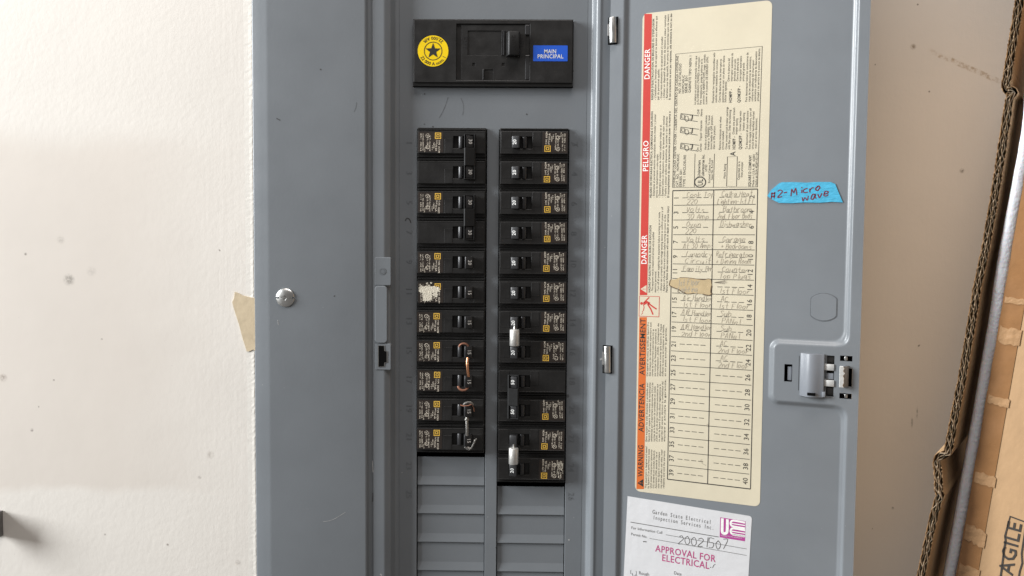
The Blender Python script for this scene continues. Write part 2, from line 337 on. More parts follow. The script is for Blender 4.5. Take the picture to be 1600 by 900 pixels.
def smooth2(p, k=4):
    if len(p) < 3: return p
    out = []
    for i in range(len(p)-1):
        a, b, c, d = p[max(i-1,0)], p[i], p[i+1], p[min(i+2,len(p)-1)]
        for j in range(k):
            t = j/k
            out.append(tuple(.5*((2*b[q])+(c[q]-a[q])*t+(2*a[q]-5*b[q]+4*c[q]-d[q])*t*t+(3*b[q]-a[q]-3*c[q]+d[q])*t**3) for q in (0,1)))
    return out+[p[-1]]
def hand(mb, s_, p0, p1, h, w, fn, slant=.18, jit=.35, rnd=None):
    rnd = rnd or random
    L_ = math.hypot(p1[0]-p0[0], p1[1]-p0[1]); ux, uy = (p1[0]-p0[0])/L_, (p1[1]-p0[1])/L_
    adv = [0]
    for c in s_: adv.append(adv[-1]+(4 if c in ' Ili.1' else 8 if c in 'mMw' else 6.2))
    sx = L_/adv[-1]; sy = h/7
    for i, c in enumerate(s_):
        dy = rnd.uniform(-.6, .6); k = rnd.uniform(.9, 1.12)
        for st in HW.get(c, '').split(';'):
            if not st.strip(): continue
            p = [(int(q[0])+rnd.uniform(-jit, jit), (int(q[1])-2)*k+rnd.uniform(-jit, jit)+dy) for q in st.split()]
            p = [((adv[i]+x)*sx+y*slant*sy, y*sy) for x, y in smooth2(p)]
            mb.ribbon([(p0[0]+ux*x-uy*y, p0[1]+uy*x+ux*y) for x, y in p], w*rnd.uniform(.85, 1.15), fn)
def round_rect(x0, x1, z0, z1, r, n=6):
    out = []
    for cx, cz, a0 in ((x1-r, z0+r, -90), (x1-r, z1-r, 0), (x0+r, z1-r, 90), (x0+r, z0+r, 180)):
        for k in range(n+1):
            a = math.radians(a0+90*k/n); out.append((cx+r*math.cos(a), cz+r*math.sin(a)))
    return out
def circle(cx, cz, r, n=32): return [(cx+r*math.cos(2*math.pi*k/n), cz+r*math.sin(2*math.pi*k/n)) for k in range(n)]
def at_y(y): return lambda x, z: (x, y, z)
# ================================================================== the wall
ZL, ZH = 1.16, 1.86                                       # the panel runs out of the frame above and below
XL = -.2298; XR = .2260
wl = MB().plate([-1.4, 1.4], [.6, 2.4], [(XL+.002, XR-.002, ZL, ZH)], WY, .012)
wall = wl.build('wall', 'wall'); tag(wall, 'off-white brushed plaster wall behind the panel', kind='structure')
# ragged bead of paint and filler along the cover's left edge
mb = MB(); rnd = random.Random(3); zs = [ZL+.004*i*.5 for i in range(int((ZH-ZL)/.002))]
xr_ = []; w_ = 0
for i, z in enumerate(zs):
    w_ = .8*w_+rnd.uniform(-.35, .35); px_bias = .0022 if z > 1.62 else 0
    xr_.append(XL+.0003+w_*.00035+(px_bias*.2)+(rnd.uniform(0, .0007) if rnd.random() < .08 else 0))
b0 = len(mb.v)
for z, x in zip(zs, xr_):
    mb.v += [(XL-.007, WY-.00005, z), (XL-.003, WY-.00012-rnd.uniform(0, .0001), z), (x-.0009, WY-.0003-rnd.uniform(0, .0002), z), (x, WY-.0002, z), (x+.0002, -.004, z)]
for i in range(len(zs)-1):
    for k in range(4): mb.f.append((b0+5*i+k, b0+5*i+k+1, b0+5*i+6+k, b0+5*i+5+k))
mb.build('filler_bead', 'caulk', wall, smooth=False)
# torn tape beside the cover
pts = [on_y(x, y, WY-.0004) for x, y in ((367, 456), (372, 458), (380, 462), (389, 464), (399.5, 466), (399.5, 548), (396, 546), (389, 549), (386, 549), (380, 531), (374, 508), (366, 483), (363, 472), (366, 466))]
o = MB().slab(pts, WY-.0008, WY-.0001).build('tape_scrap', 'scrap'); tag(o, 'torn beige scrap of tape on the white wall beside the grey cover', 'tape')
# bracket entering the frame at the lower left
x, z = on_y(-27.5, 828, -.025); t = empty('metal_bracket', (x, WY, z-.011)); tag(t, 'dark metal bracket end at the lower left edge of the wall', 'bracket')
MB().prism([(-.03, -.002), (.004, -.002), (.004, -.017), (.0062, -.017), (.0062, 0), (-.03, 0)], 0, .022).build('plate', 'bracket', t, bevel=.0005)
MB().prism([(-.012, -.019), (.0045, -.0185), (.0045, -.0165), (-.012, -.0165)], .003, .024).build('lip', 'bracket', t, bevel=.0005)
# ================================================================== the panel
PB = Vector((0, 0, ZL)); panel = empty('electrical_panel', PB)
tag(panel, 'grey steel electrical panel with its door swung open to the right', 'electrical panel')
def pbuild(mb, name, m, **kw):
    mb.v = [(x, y, z-ZL) for x, y, z in mb.v]; return mb.build(name, m, panel, **kw)
YDF = .004
xa = [on_y(q, 450, y)[0] for q, y in ((420, YC), (572, YC), (581, -.0072), (601, -.0072), (610, -.004), (618, YDF), (919, YDF), (930, -.0045), (936, -.0078))]
# cover: pressed profile swept along the height, left jamb and right jamb
def sweep(profile, z0, z1, n=1):
    mb = MB(); k = len(profile)
    for j in range(n+1):
        for x, y in profile: mb.v.append((x, y, z0+(z1-z0)*j/n))
    for j in range(n):
        for i in range(k-1): mb.f.append((j*k+i, j*k+i+1, (j+1)*k+i+1, (j+1)*k+i))
    return mb
def fillet(p, r=.0012, n=4):
    out = [p[0]]
    for i in range(1, len(p)-1):
        a, b, c = Vector(p[i-1]), Vector(p[i]), Vector(p[i+1]); u = (a-b); v = (c-b)
        k = min(r, u.length*.45, v.length*.45); u = b+u.normalized()*k; v = b+v.normalized()*k
        for j in range(n+1):
            t_ = j/n; q = u.lerp(b, t_).lerp(b.lerp(v, t_), t_); out.append((q.x, q.y))
    return out+[p[-1]]
left_prof = fillet([(XL, .002), (XL, -.0080), (xa[0]-.004, YC+.0006), (xa[0], YC), (xa[1], YC), (xa[1]+.0012, YC+.0040), (xa[2]-.0004, YC+.0040), (xa[2]+.0012, -.0072), (xa[3], -.0072), (xa[4], -.0045), (xa[5], YDF-.0008), (xa[5]+.003, YDF)], .0013, 5)
right_prof = fillet([(xa[6]-.003, YDF), (xa[6]+.001, YDF-.0004), (xa[7]-.002, -.0062), (xa[7]+.0012, -.0074), (xa[8], -.0066), (HX+.004, -.0064), (HX+.005, -.0045), (HX+.012, -.0045), (HX+.013, -.0085), (XR-.004, -.0085), (XR, -.006), (XR, .002)], .0015, 5)
cv = MB()
for pr in (left_prof, right_prof):
    s_ = sweep(pr, ZL, ZH); cv.add(s_.v, s_.f)
pbuild(cv, 'cover', 'paint', smooth=True)
# dead front with the openings for main breaker and both columns
X0, X1, X2, X3, ZR = -.0921, -.03343, -.02196, .03652, 1.57758
MA, MBX, MT, MZ = -.0961, .0396, 1.6903, 1.6341
ztop = ZR+.0212
df = MB().plate([xa[5]+.003, xa[6]-.003], [ZL, ZH], [(X0-.0004, X1+.0006, ZL+.002, ztop), (X2-.0006, X3+.0006, ZL+.002, ztop), (MA, MBX, MZ, MT)], YDF, YDF+.0014)
pbuild(df, 'dead_front', 'paint', bevel=.0003, seg=1)
pbuild(MB().box(XL+.02, XR-.02, .040, .042, ZL, ZH), 'enclosure_back', 'cavity')  # its colour stands in for the shade inside the box
# twist-out filler plates below the breakers, each bent forward at its foot
def filler(xl, xr, zt):
    p = [(YDF+.0022, zt), (YDF+.0022, zt-.0172), (YDF+.0008, zt-.0244), (YDF+.0013, zt-.0250), (YDF+.0034, zt-.0250), (YDF+.0034, zt)]
    return MB().add([(xl, y, z-ZL) for y, z in p]+[(xr, y, z-ZL) for y, z in p], [tuple(range(5,-1,-1)), tuple(range(6,12))]+[(i, (i+1)%6, 6+(i+1)%6, 6+i) for i in range(6)])
zf = on_y(700, 714, YDF+.002)[1]
for k in range(9):
    z = zf-.0254*k
    if z-.026 > ZL: filler(X0+.0002, X1, z).build('filler_plate', 'paint', panel, bevel=.0002, seg=1)
zf = on_y(830, 760.5, YDF+.002)[1]
for k in range(8):
    z = zf-.0254*k
    if z-.026 > ZL: filler(X2, X3, z).build('filler_plate', 'paint', panel, bevel=.0002, seg=1)
# stamped circuit numbers on their side, flat, relief shade painted as darker enamel
for k in range(13):
    for side in (0, 1):
        z = ZR-.0254*k+.0098; s_ = str(2*k+1+side); mb = MB()
        xx = xa[5]+.0115 if side == 0 else X3+.0052
        h = .0050; n = tw(s_, 't')*h/CAP
        c0 = len(mb.v); f0 = len(mb.f); put(mb, s_, lambda x, y: (xx+y*h/CAP-.0022, YDF-.00022, z+n/2-x*h/CAP-ZL), 't')
        mb.build('stamped_number', 'stamp_shade', panel)
# cover screw: domed head with a slot
cx, cz = on_y(446, 465, YC); R_ = .0078; mb = MB(); N = 75; idx = {}
for i in range(N+1):
    for j in range(N+1):
        u, v = -1+2*i/N, -1+2*j/N
        # square to disc
        x, z = u*math.sqrt(1-v*v/2), v*math.sqrt(1-u*u/2); r = math.hypot(x, z)
        y = -.0026*math.sqrt(max(0, 1-.93*r*r))
        if abs(v) < .095 or abs(u)+abs(v) < .27: y += .0019
        idx[i, j] = len(mb.v); mb.v.append((cx+x*R_, YC+y, cz+z*R_-ZL))
for i in range(N):
    for j in range(N): mb.f.append((idx[i,j], idx[i+1,j], idx[i+1,j+1], idx[i,j+1]))
rim = [idx[i,0] for i in range(N)]+[idx[N,j] for j in range(N)]+[idx[N-i,N] for i in range(N)]+[idx[0,N-j] for j in range(N)]
b0 = len(mb.v)
for q in rim: x, y, z = mb.v[q]; mb.v.append((x, YC+.0004, z))
for i in range(len(rim)): j = (i+1)%len(rim); mb.f.append((rim[j], rim[i], b0+i, b0+j))
mb.build('cover_screw', 'zinc', panel, smooth=True)
# strike side of the jamb: raised bar, screw pad and a black slab for the slot's shade
def jb(x0, x1, y0, y1, yf, yb, name, m='paint', r=.0012):
    a = on_y(x0, y1, yf); b = on_y(x1, y0, yf); pr = round_rect(a[0], b[0], a[1]-ZL, b[1]-ZL, min(r, (b[0]-a[0])*.3))
    return MB().slab(pr, yf, yb).build(name, m, panel, bevel=.0006, seg=3)
jb(585.5, 611, 402, 446, -.0076, -.004, 'strike_pad')
jb(585.5, 605, 447, 536, -.0086, -.004, 'strike_bar', r=.003)
jb(586.5, 611, 537, 578, -.0078, -.004, 'strike_pad')
a = on_y(597.5, 424, -.0081); mb = MB(); mb.ribbon(circle(a[0], a[1]-ZL, .0024, 20), .0008, at_y(-.0079), True); mb.build('screw_ring', 'stamp_shade', panel)
MB().slab(circle(a[0], a[1]-ZL, .0018, 20), -.0078, -.0074).build('screw_dimple', 'stamp_shade', panel)  # ring and dimple coloured darker in place of their shade
a = [on_y(x, y, -.0080) for x, y in ((591, 540), (600.5, 540), (601, 548), (604.8, 549), (604.8, 566), (601, 567), (600.5, 573), (591, 573))][::-1]
MB().slab([(x, z-ZL) for x, z in a], -.0081, -.0079).build('latch_slot_shade', 'cavity', panel)
rim = MB().ribbon([(x, z-ZL) for x, z in a], .0005, at_y(-.00818), True); rim.build('slot_rim', 'zinc', panel)
# scratches and scuffs in the enamel
M['scuff'] = mat('dark_scuff', (.05, .05, .05), .6, var=.4, vscale=500); M['scuff_pale'] = mat('pale_scratch', (.42, .42, .41), .5, var=.3, vscale=500); M['scuff_groove'] = mat('scratch_and_groove_shade', tuple(v*.62 for v in GREY), .5, var=.3, vscale=400)  # the fainter dark tone also paints the knock-out groove's shade
for pts, w, Y, k in (([(633, 345), (636, 341), (640, 343), (642, 348)], .0009, YDF, 'scuff'), ([(432, 185), (438, 188)], .0008, YC, 'scuff'), ([(557, 160), (556, 168), (553, 175)], .0004, YC, 'scuff_groove'), ([(500, 108), (502, 109)], .0010, YC, 'scuff'),
        ([(700, 152), (693, 172), (686, 184)], .0004, YDF, 'scuff_groove'), ([(720, 153), (724, 165), (723, 180)], .0004, YDF, 'scuff_groove'), ([(893, 222), (896, 228), (900, 226), (903, 229)], .0005, YDF, 'scuff_groove'),
        ([(663, 146), (664, 147.5)], .0012, YDF, 'scuff'), ([(822, 178), (824, 179)], .001, YDF, 'scuff'), ([(522, 462), (523, 463.2)], .0012, YC, 'scuff'), ([(676, 197), (677, 199)], .0009, YDF, 'scuff'), ([(582, 720), (583, 738)], .0005, -.0072, 'scuff_pale'), ([(582.4, 770), (582, 784)], .0006, -.0072, 'scuff'),
        ([(888, 843), (890, 844)], .0012, YDF, 'scuff_pale'), ([(594, 897), (597, 899)], .001, -.0072, 'scuff_pale'), ([(940, 562), (938, 560)], .002, -.0066, 'scuff_pale'), ([(434, 500), (435, 508)], .0004, YC, 'scuff_pale'), ([(540, 800), (520, 812), (505, 815)], .0003, YC, 'scuff_pale')):
    q = [on_y(x, y, Y) for x, y in pts]; mb = MB().ribbon(smooth2([(x, z-ZL) for x, z in q], 4), w, at_y(Y-.00012)); mb.build('scuff_mark', k, panel)
# ================================================================== door
door = empty('door', (HX, YC, 0), (0, 0, -TH))
door.parent = panel; door.location = (HX, YC, 0)
bpy.data.objects.remove(door)
PD = .0030                                                  # how far the rim stands proud of the pressed middle
t_l = on_door(973, 450)[0]; t_r = on_door(1326, 400)[0]; TW = .1959
nl = on_door(1205.5, 580)[0]; nz1 = on_door(1260, 535)[1]; nz0 = on_door(1260, 632)[1]
def sd_rect(t_, z, a, b, c, d, r):
    qx = abs(t_-(a+b)/2)-(b-a)/2+r; qz = abs(z-(c+d)/2)-(d-c)/2+r
    return math.hypot(max(qx, 0), max(qz, 0))+min(max(qx, qz), 0)-r
def sstep(a, b, v): k = min(1, max(0, (v-a)/(b-a))); return k*k*(3-2*k)
def door_y(t_, z):
    d1 = sd_rect(t_, z, t_l, t_r, ZL+.02, ZH-.02, .006); d2 = -sd_rect(t_, z, nl, t_r+.2, nz0, nz1, .006)
    k_ = .010; hh = max(k_-abs(d1-d2), 0)/k_; d = max(d1, d2)+hh*hh*k_/4
    wd_ = .0024
    y = -PD*sstep(-wd_, wd_, d)
    if t_ > t_l+.02 and abs(d) < .006: y += .0008*math.exp(-((d-.0006)/.0011)**2)*sstep(-.006, .004, d1-d2)   # pressed bead along the free edge
    return y
slots = []
for x0, x1, y0, y1 in ((1225, 1238, 569.5, 596), (1290.5, 1304, 556, 619), (1312.5, 1332, 556.5, 564), (1311.5, 1331, 615.5, 622.5), (1322, 1332, 576, 604)):
    a = on_door((x0), y1, PD); b = on_door((x1), y0, PD); slots.append((a[0], b[0], a[1], b[1]))
def dense(lo, hi, centers, fine, coarse, span):
    out = [lo]; v = lo
    while v < hi-1e-9:
        near = any(abs(v-c) < span for c in centers); v += fine if near else coarse; out.append(min(v, hi))
    return out
ts = dense(0, TW, [t_l, t_r, nl], .0005, .004, .009); zz_ = dense(ZL, ZH, [nz0, nz1], .0005, .004, .011)
for s_ in slots: ts += [s_[0], s_[1]]; zz_ += [s_[2], s_[3]]
def uniq(v):
    v = sorted(v); out = [v[0]]
    for q in v[1:]:
        if q-out[-1] > 5e-5: out.append(q)
    return out
hard_t = [q for s_ in slots for q in s_[:2]]; hard_z = [q for s_ in slots for q in s_[2:]]
ts = uniq([q for q in ts if q in hard_t or all(abs(q-h) > 1.5e-4 for h in hard_t)]); zz_ = uniq([q for q in zz_ if q in hard_z or all(abs(q-h) > 1.5e-4 for h in hard_z)])
mb = MB(); nt_, nz_ = len(ts), len(zz_)
for t_ in ts:
    for z in zz_: mb.v.append((t_, door_y(t_, z), z-ZL))
for t_ in ts:
    for z in zz_: mb.v.append((t_, door_y(t_, z)+.0014, z-ZL))
OB = nt_*nz_
def hole(i, j):
    if not (0 <= i < nt_-1 and 0 <= j < nz_-1): return True
    ct, cz_ = (ts[i]+ts[i+1])/2, (zz_[j]+zz_[j+1])/2
    return any(s_[0] < ct < s_[1] and s_[2] < cz_ < s_[3] for s_ in slots)
for i in range(nt_-1):
    for j in range(nz_-1):
        if hole(i, j): continue
        a, b, c, d = i*nz_+j, (i+1)*nz_+j, (i+1)*nz_+j+1, i*nz_+j+1
        mb.f.append((a, b, c, d)); mb.f.append((OB+a, OB+d, OB+c, OB+b))
        for p, q, di, dj in ((a, b, 0, -1), (b, c, 1, 0), (c, d, 0, 1), (d, a, -1, 0)):
            if hole(i+di, j+dj): mb.f.append((q, p, OB+p, OB+q))
door = mb.build('door', 'paint', panel, smooth=True); door.location = (HX, YC, 0); door.rotation_euler = (0, 0, -TH)
door['label'] = 'open grey door with pressed rim, latch and paper labels'
def dpt(px, py, off=0): t_, z = on_door(px, py, off); return t_, z-ZL
# free edge return
MB().box(TW-.0012, TW, -.0028, .010, 0, ZH-ZL).build('edge_return', 'paint', door, bevel=.0004)
MB().box(.0004, .0016, -.0028, .006, 0, ZH-ZL).build('hinge_return', 'paint', door, bevel=.0004)
# hinge barrels; black plate and darkened leaf paint the notch's shade
for px, y0, y1 in ((957, 27, 67), (948.3, 541, 582)):
    a = on_door(px, y1, .005); b = on_door(px, y0, .005)
    mb = MB().tube([(a[0]+.0002, -.0038, a[1]-ZL), (b[0], -.0038, b[1]-ZL)], .0031, 18); mb.build('hinge_barrel', 'zinc', door, bevel=.0003, smooth=True)
    MB().box(a[0]-.0043, a[0]+.0038, -.00345, -.0031, a[1]-ZL-.001, b[1]-ZL+.0006).build('hinge_notch_shade', 'cavity', door)
    mb = MB().box(a[0]-.0046, a[0]-.0028, -.0046, -.0020, a[1]-ZL+.006, b[1]-ZL-.005); mb.build('hinge_leaf', 'bracket', door, bevel=.0003)
# round knock-out with flat sides
a = dpt(1267.5, 480); b = dpt(1307, 480); c = dpt(1287, 459); d = dpt(1287, 501); cx, cz = (a[0]+b[0])/2, (c[1]+d[1])/2; rz = (c[1]-d[1])/2; hx = (b[0]-a[0])/2
ko = [(cx+max(-hx, min(hx, rz*1.13*math.cos(q))), cz+rz*math.sin(q)) for q in [2*math.pi*k/48 for k in range(48)]]
MB().slab(ko, -.0004, .0002).build('knock_out', 'paint', door, bevel=.00015, seg=1)
MB().ribbon([(cx+(x-cx)*1.035, cz+(z-cz)*1.03) for x, z in ko], .0006, at_y(-.00018), True).build('knock_out_groove_shade', 'scuff_groove', door)  # dark ribbon painting the shade of the scored groove
# latch
def db(x0, x1, y0, y1, yf, yb, name, m, bev=.0004, off=None):
    o_ = -yf if off is None else off
    a = dpt(x0, y1, o_); b = dpt(x1, y0, o_)
    return MB().box(a[0], b[0], yf, yb, a[1], b[1]).build(name, m, door, bevel=bev, smooth=True)
a = dpt(1249, 619, .006); b = dpt(1288.5, 554, .006); W_ = b[0]-a[0]
prof = [(a[0]+W_*k/14, -.0036-.0046*(sstep(-.05, .42, k/14)-.55*sstep(.48, 1.05, k/14))) for k in range(15)]
prof = prof+[(b[0], -.0026), (a[0], -.0026)]
lat = MB().prism(prof[::-1], a[1], b[1]).build('latch_handle', 'latch', door, bevel=.0004, smooth=True)
db(1247.2, 1249.2, 556, 610, -.0031, -.0029, 'latch_gap_shade', 'cavity', 0)  # black strip painting the shade beside the handle
db(1262, 1275, 553.5, 558, -.0068, -.003, 'latch_ear', 'latch'); db(1261, 1274, 614.5, 618, -.0088, -.003, 'latch_ear', 'cavity')
db(1284, 1289.5, 613, 620.5, -.0075, -.003, 'latch_ear', 'latch')
for y0, y1 in ((569.5, 578.5), (594.5, 603.5)): db(1287.5, 1303.5, y0, y1, -.0042, -.0020, 'latch_spring', 'zinc_matte')
db(1288, 1302.5, 583.5, 592, -.0030, -.0005, 'latch_tongue', 'latch')
for y0, y1 in ((557, 563.5), (616, 622)): db(1319, 1324.5, y0, y1, -.0032, -.0010, 'latch_rivet', 'zinc', .0006)
a = dpt(1312, 605, .008); b = dpt(1324, 572.5, .008)
mb = MB().prism([(a[0], -.0030), (a[0]+.0006, -.0085), (a[0]+.0018, -.0092), (b[0], -.0060), (b[0]+.0012, -.0030)], a[1], b[1]); mb.build('catch', 'latch', door, bevel=.0003, smooth=True)
n_ = 9; mb = MB(); pts = []
for k in range(n_+1): pts.append((a[0]+.0005+(.0016 if k % 2 else .0024)+(.0006 if k in (3, 6) else 0), a[1]+(b[1]-a[1])*k/n_))
mb.slab([(a[0]-.0004, a[1])]+pts+[(a[0]-.0004, b[1])], -.0094, -.0088); mb.build('catch_edge', 'zinc_matte', door, bevel=.0002, seg=1)
db(1206, 1333, 541, 626, .0045, .006, 'latch_shade_plate', 'cavity', 0, off=.003)  # black plate added so the open slots look dark
db(1230, 1237.4, 573, 594, -.0010, .0030, 'latch_slide', 'latch')
for x0, x1, y0, y1 in ((1291, 1303.5, 557, 567),(1291, 1303.5, 606, 618)): db(x0, x1, y0, y1, .0005, .003, 'latch_block', 'bracket')
# ================================================================== circuit breakers
mm = .001
def bmesh_pole():
    """one pole, face centre at the origin: stepped body with the lever window"""
    mb = MB().plate([-28.6*mm, 28.6*mm], [-9.5*mm, 9.5*mm], [(1.7*mm, 17*mm, -5.1*mm, 5.1*mm)], 0, 3.6*mm)
    me = mb.mesh('pole_face', .00035, 2, False, 40)
    return me
face_me = bmesh_pole()
sh = MB().box(-29.0*mm, 29.2*mm, 3.6*mm, 30*mm, -12.55*mm, 12.55*mm)
sh.box(-28.6*mm, 28.6*mm, 2.6*mm, 3.6*mm, -12.3*mm, -11.3*mm); sh.box(-28.6*mm, 28.6*mm, 2.2*mm, 3.6*mm, 10.6*mm, 11.2*mm)
shoulder_me = sh.mesh('shoulder', .0002, 1)
st = MB()                                                     # shallow moulded steps on the face
st.box(-5.6*mm, 1.2*mm, -.18*mm, .2*mm, -9.0*mm, 3.2*mm); st.box(19.6*mm, 27.8*mm, -.16*mm, .2*mm, -9.0*mm, 4.6*mm); st.box(-28.3*mm, 28.3*mm, -.14*mm, .2*mm, 8.6*mm, 9.3*mm)
step_me = st.mesh('moulded_step', .00008, 1)
lv = MB().prism([(11.4*mm, 3*mm), (12.3*mm, -5.3*mm), (13.0*mm, -6.2*mm), (18.6*mm, -4.0*mm), (18.9*mm, -3.2*mm), (17.2*mm, 3*mm)][::-1], -5.0*mm, 5.0*mm)
lever_me = lv.mesh('lever', .00035, 2, True)
br = MB().prism([(5.2*mm, 3.4*mm), (6.0*mm, .5*mm), (7.0*mm, -.5*mm), (8.4*mm, -.9*mm), (9.5*mm, -.7*mm), (9.9*mm, .4*mm), (10*mm, 3.4*mm)][::-1], -4.9*mm, 4.9*mm)
barrel_me = br.mesh('lever_root', .0003, 2, True)
for me, k in ((face_me, 'black'), (shoulder_me, 'black'), (step_me, 'black'), (lever_me, 'lever'), (barrel_me, 'lever')): me.materials.append(M[k])
# printed panel of a pole (reads downwards): decal, cream lettering, gold square emblem
def decal_mesh():
    return MB().box(-28.2*mm, -7.0*mm, -.06*mm, .05*mm, -8.8*mm, 8.4*mm).mesh('decal')
def turned(x0, z0, h):                                        # text running down, its top to the right
    k = h/CAP; return lambda x, y: (x0+y*k, -.00012, z0-x*k)
pr = MB()
def pl(s_, x0, z0, h, w='b'): put(pr, s_, turned(x0*mm, z0*mm, h*mm), w)
pl('TYPE', -11.0, 1.5, 1.25, 'b'); pl('HOM', -11.2, -4.0, 1.5, 'b'); pl('SWD', -13.0, 1.6, 1.1); pl('10 kA', -13.6, -2.2, 1.5, 'b')
pl('120/240', -15.3, -.5, 1.0); pl('V 40 C', -16.6, -3.2, .9)
pl('LISTED', -18.6, 5.6, .9); pl('CIRC.BKR', -18.8, .6, .9); pl('ISSUE', -18.6, -5.0, .8)
pr.ribbon(circle(-20.3*mm, 5.0*mm, 1.55*mm, 20), .32*mm, at_y(-.00012), True); pr.ribbon([(-21.1*mm, 5.6*mm), (-20.2*mm, 4.4*mm), (-19.6*mm, 5.7*mm)], .35*mm, at_y(-.00013))
pl('UL 15A', -20.8, 2.6, 1.2)
pr.ribbon(circle(-20.2*mm, -4.6*mm, 1.5*mm, 20), .34*mm, at_y(-.00012), True); pr.ribbon(circle(-20.2*mm, -4.6*mm, .7*mm, 12)[2:11], .35*mm, at_y(-.00013))
pl('CAT.NO.', -24.6, 6.6, 1.0); pl('HOM 115', -24.6, -.2, 1.15, 'b'); pl('60/75 C', -26.4, 6.7, 1.0); pl('AWG 14-8', -26.4, -.2, 1.1); pl('CU-AL', -23.0, -5.0, .9)
print_me = pr.mesh('print')
lg = MB()
def ring(mb, x0, x1, z0, z1, w, y):
    mb.flat([(x0, z0), (x1, z0), (x1, z0+w), (x0, z0+w)], at_y(y)); mb.flat([(x0, z1-w), (x1, z1-w), (x1, z1), (x0, z1)], at_y(y))
    mb.flat([(x0, z0+w), (x0+w, z0+w), (x0+w, z1-w), (x0, z1-w)], at_y(y)); mb.flat([(x1-w, z0+w), (x1, z0+w), (x1, z1-w), (x1-w, z1-w)], at_y(y))
ring(lg, -14.1*mm, -8.9*mm, 2.4*mm, 7.6*mm, .62*mm, -.00014); ring(lg, -12.75*mm, -10.25*mm, 3.75*mm, 6.25*mm, .55*mm, -.00014)
logo_me = lg.mesh('emblem'); dec_me = decal_mesh()
PRINTS = []
for sd in range(6):
    q = random.Random(sd); wm = MB(); wm.v = list(pr.v); wx, wz = q.uniform(-27, -10)*mm, q.uniform(-8, 8)*mm
    wm.f = [f for f in pr.f if q.random() > (.06+.55*math.exp(-((pr.v[f[0]][0]-wx)**2+(pr.v[f[0]][2]-wz)**2)/(.0035**2)))]
    me = wm.mesh('print'); me.materials.append(M['ink_cream']); PRINTS.append(me)
BR = random.Random(5)
dec_me.materials.append(M['decal']); print_me.materials.append(M['ink_cream']); logo_me.materials.append(M['ink_gold'])
NUM = {}
def number_mesh(s_):
    if s_ not in NUM:
        mb = MB(); h = 3.0*mm; k = h/CAP; n = tw(s_, 'b')*k*.92
        e = Vector((5.6, 0, 2.2)).normalized()                # slope of the lever top: x and y
        def fn(x, y):
            q = (y*k-h*.38); return (16.2*mm+q*e.x, (-6.2+2.2*(16.2-13.0)/5.6)*mm+q*e.z-.00014, n/2-x*k*.92)
        put(mb, s_, fn, 'b'); NUM[s_] = mb.mesh('rating_number'); NUM[s_].materials.append(M['ink_white'])
    return NUM[s_]
def tie_mesh():
    mb = MB()
    mb.prism([(10.9*mm, -.6*mm), (11.4*mm, -6.6*mm), (12.2*mm, -7.2*mm), (20.0*mm, -4.9*mm), (20.9*mm, -3.4*mm), (20.6*mm, -.6*mm)][::-1], -20.1*mm, -5.3*mm)
    for z0, z1 in ((-5.3, 6.2), (-31.6, -20.1)):
        mb.prism([(10.9*mm, -.6*mm), (11.4*mm, -6.6*mm), (11.7*mm, -7.1*mm), (12.1*mm, -6.9*mm), (11.9*mm, -.6*mm)][::-1], z0*mm, z1*mm)
        mb.prism([(19.3*mm, -.6*mm), (19.5*mm, -4.8*mm), (20.0*mm, -4.9*mm), (20.9*mm, -3.4*mm), (20.6*mm, -.6*mm)][::-1], z0*mm, z1*mm)
    mb.prism([(11.9*mm, -.6*mm), (12.1*mm, -6.4*mm), (19.5*mm, -4.2*mm), (19.3*mm, -.6*mm)][::-1], 5.3*mm, 6.2*mm)
    mb.prism([(11.9*mm, -.6*mm), (12.1*mm, -6.4*mm), (19.5*mm, -4.2*mm), (19.3*mm, -.6*mm)][::-1], -31.6*mm, -30.7*mm)
    me = mb.mesh('handle_bar', .0003, 2); me.materials.append(M['tie_black']); return me
tie_me = tie_mesh()
def raised_square(): 
    mb = MB().box(14*mm, 19*mm, -6.3*mm, -5.3*mm, -17*mm, -9*mm); me = mb.mesh('bar_pad', .0006, 3); me.materials.append(M['lever']); return me
YF = -.002
def breaker(side, row, poles, nums, label, printed=(True,), drop_number=False):
    X = (X0+X1)/2 if side == 0 else (X2+X3)/2
    rot = (0, 0, 0) if side == 0 else (0, math.pi, 0)
    first = row if side == 0 else row+poles-1                 # the right-hand ones are the same breaker turned end for end
    z = ZR-.0254*first+.0096
    t = empty('circuit_breaker', (X, YF, z), rot)
    tag(t, label, 'circuit breaker', 'circuit breakers in the two columns')
    for p in range(poles):
        off = (0, 0, -p*.0254)
        def ch(name, me):
            o = bpy.data.objects.new(name, me); col.objects.link(o); o.parent = t; o.location = off; return o
        ch('body', shoulder_me); f = ch('face', face_me)
        s_ = ch('moulded_step', step_me)
        hd = ch('lever', lever_me); ch('lever_root', barrel_me)
        num = nums[p]
        if num:
            q = bpy.data.objects.new('rating_number', number_mesh(num)); col.objects.link(q); q.parent = hd
        if printed[p]:
            d = ch('printed_label', dec_me); d.location.x += BR.uniform(-.0005, .0005); d.location.z += BR.uniform(-.0004, .0004); d.rotation_euler.y = BR.uniform(-.02, .02); pm = BR.choice(PRINTS)
            for n_, me in (('lettering', pm), ('emblem', logo_me)):
                q = bpy.data.objects.new(n_, me); col.objects.link(q); q.parent = d
    if poles == 2:
        o = bpy.data.objects.new('handle_bar', tie_me); col.objects.link(o); o.parent = t
    return t
ordn = ['first', 'second', 'third', 'fourth', 'fifth', 'sixth', 'seventh', 'eighth', 'ninth', 'tenth', 'eleventh', 'twelfth']
breaker(0, 0, 2, ('30', '30'), 'double black 30 amp breaker with tied levers, topmost of the left column', (True, False))
breaker(0, 2, 2, ('30', '30'), 'double black 30 amp breaker, second from the top of the left column', (True, False))
breaker(0, 4, 1, ('20',), 'single black 20 amp breaker in the left column, just below the double 30s')
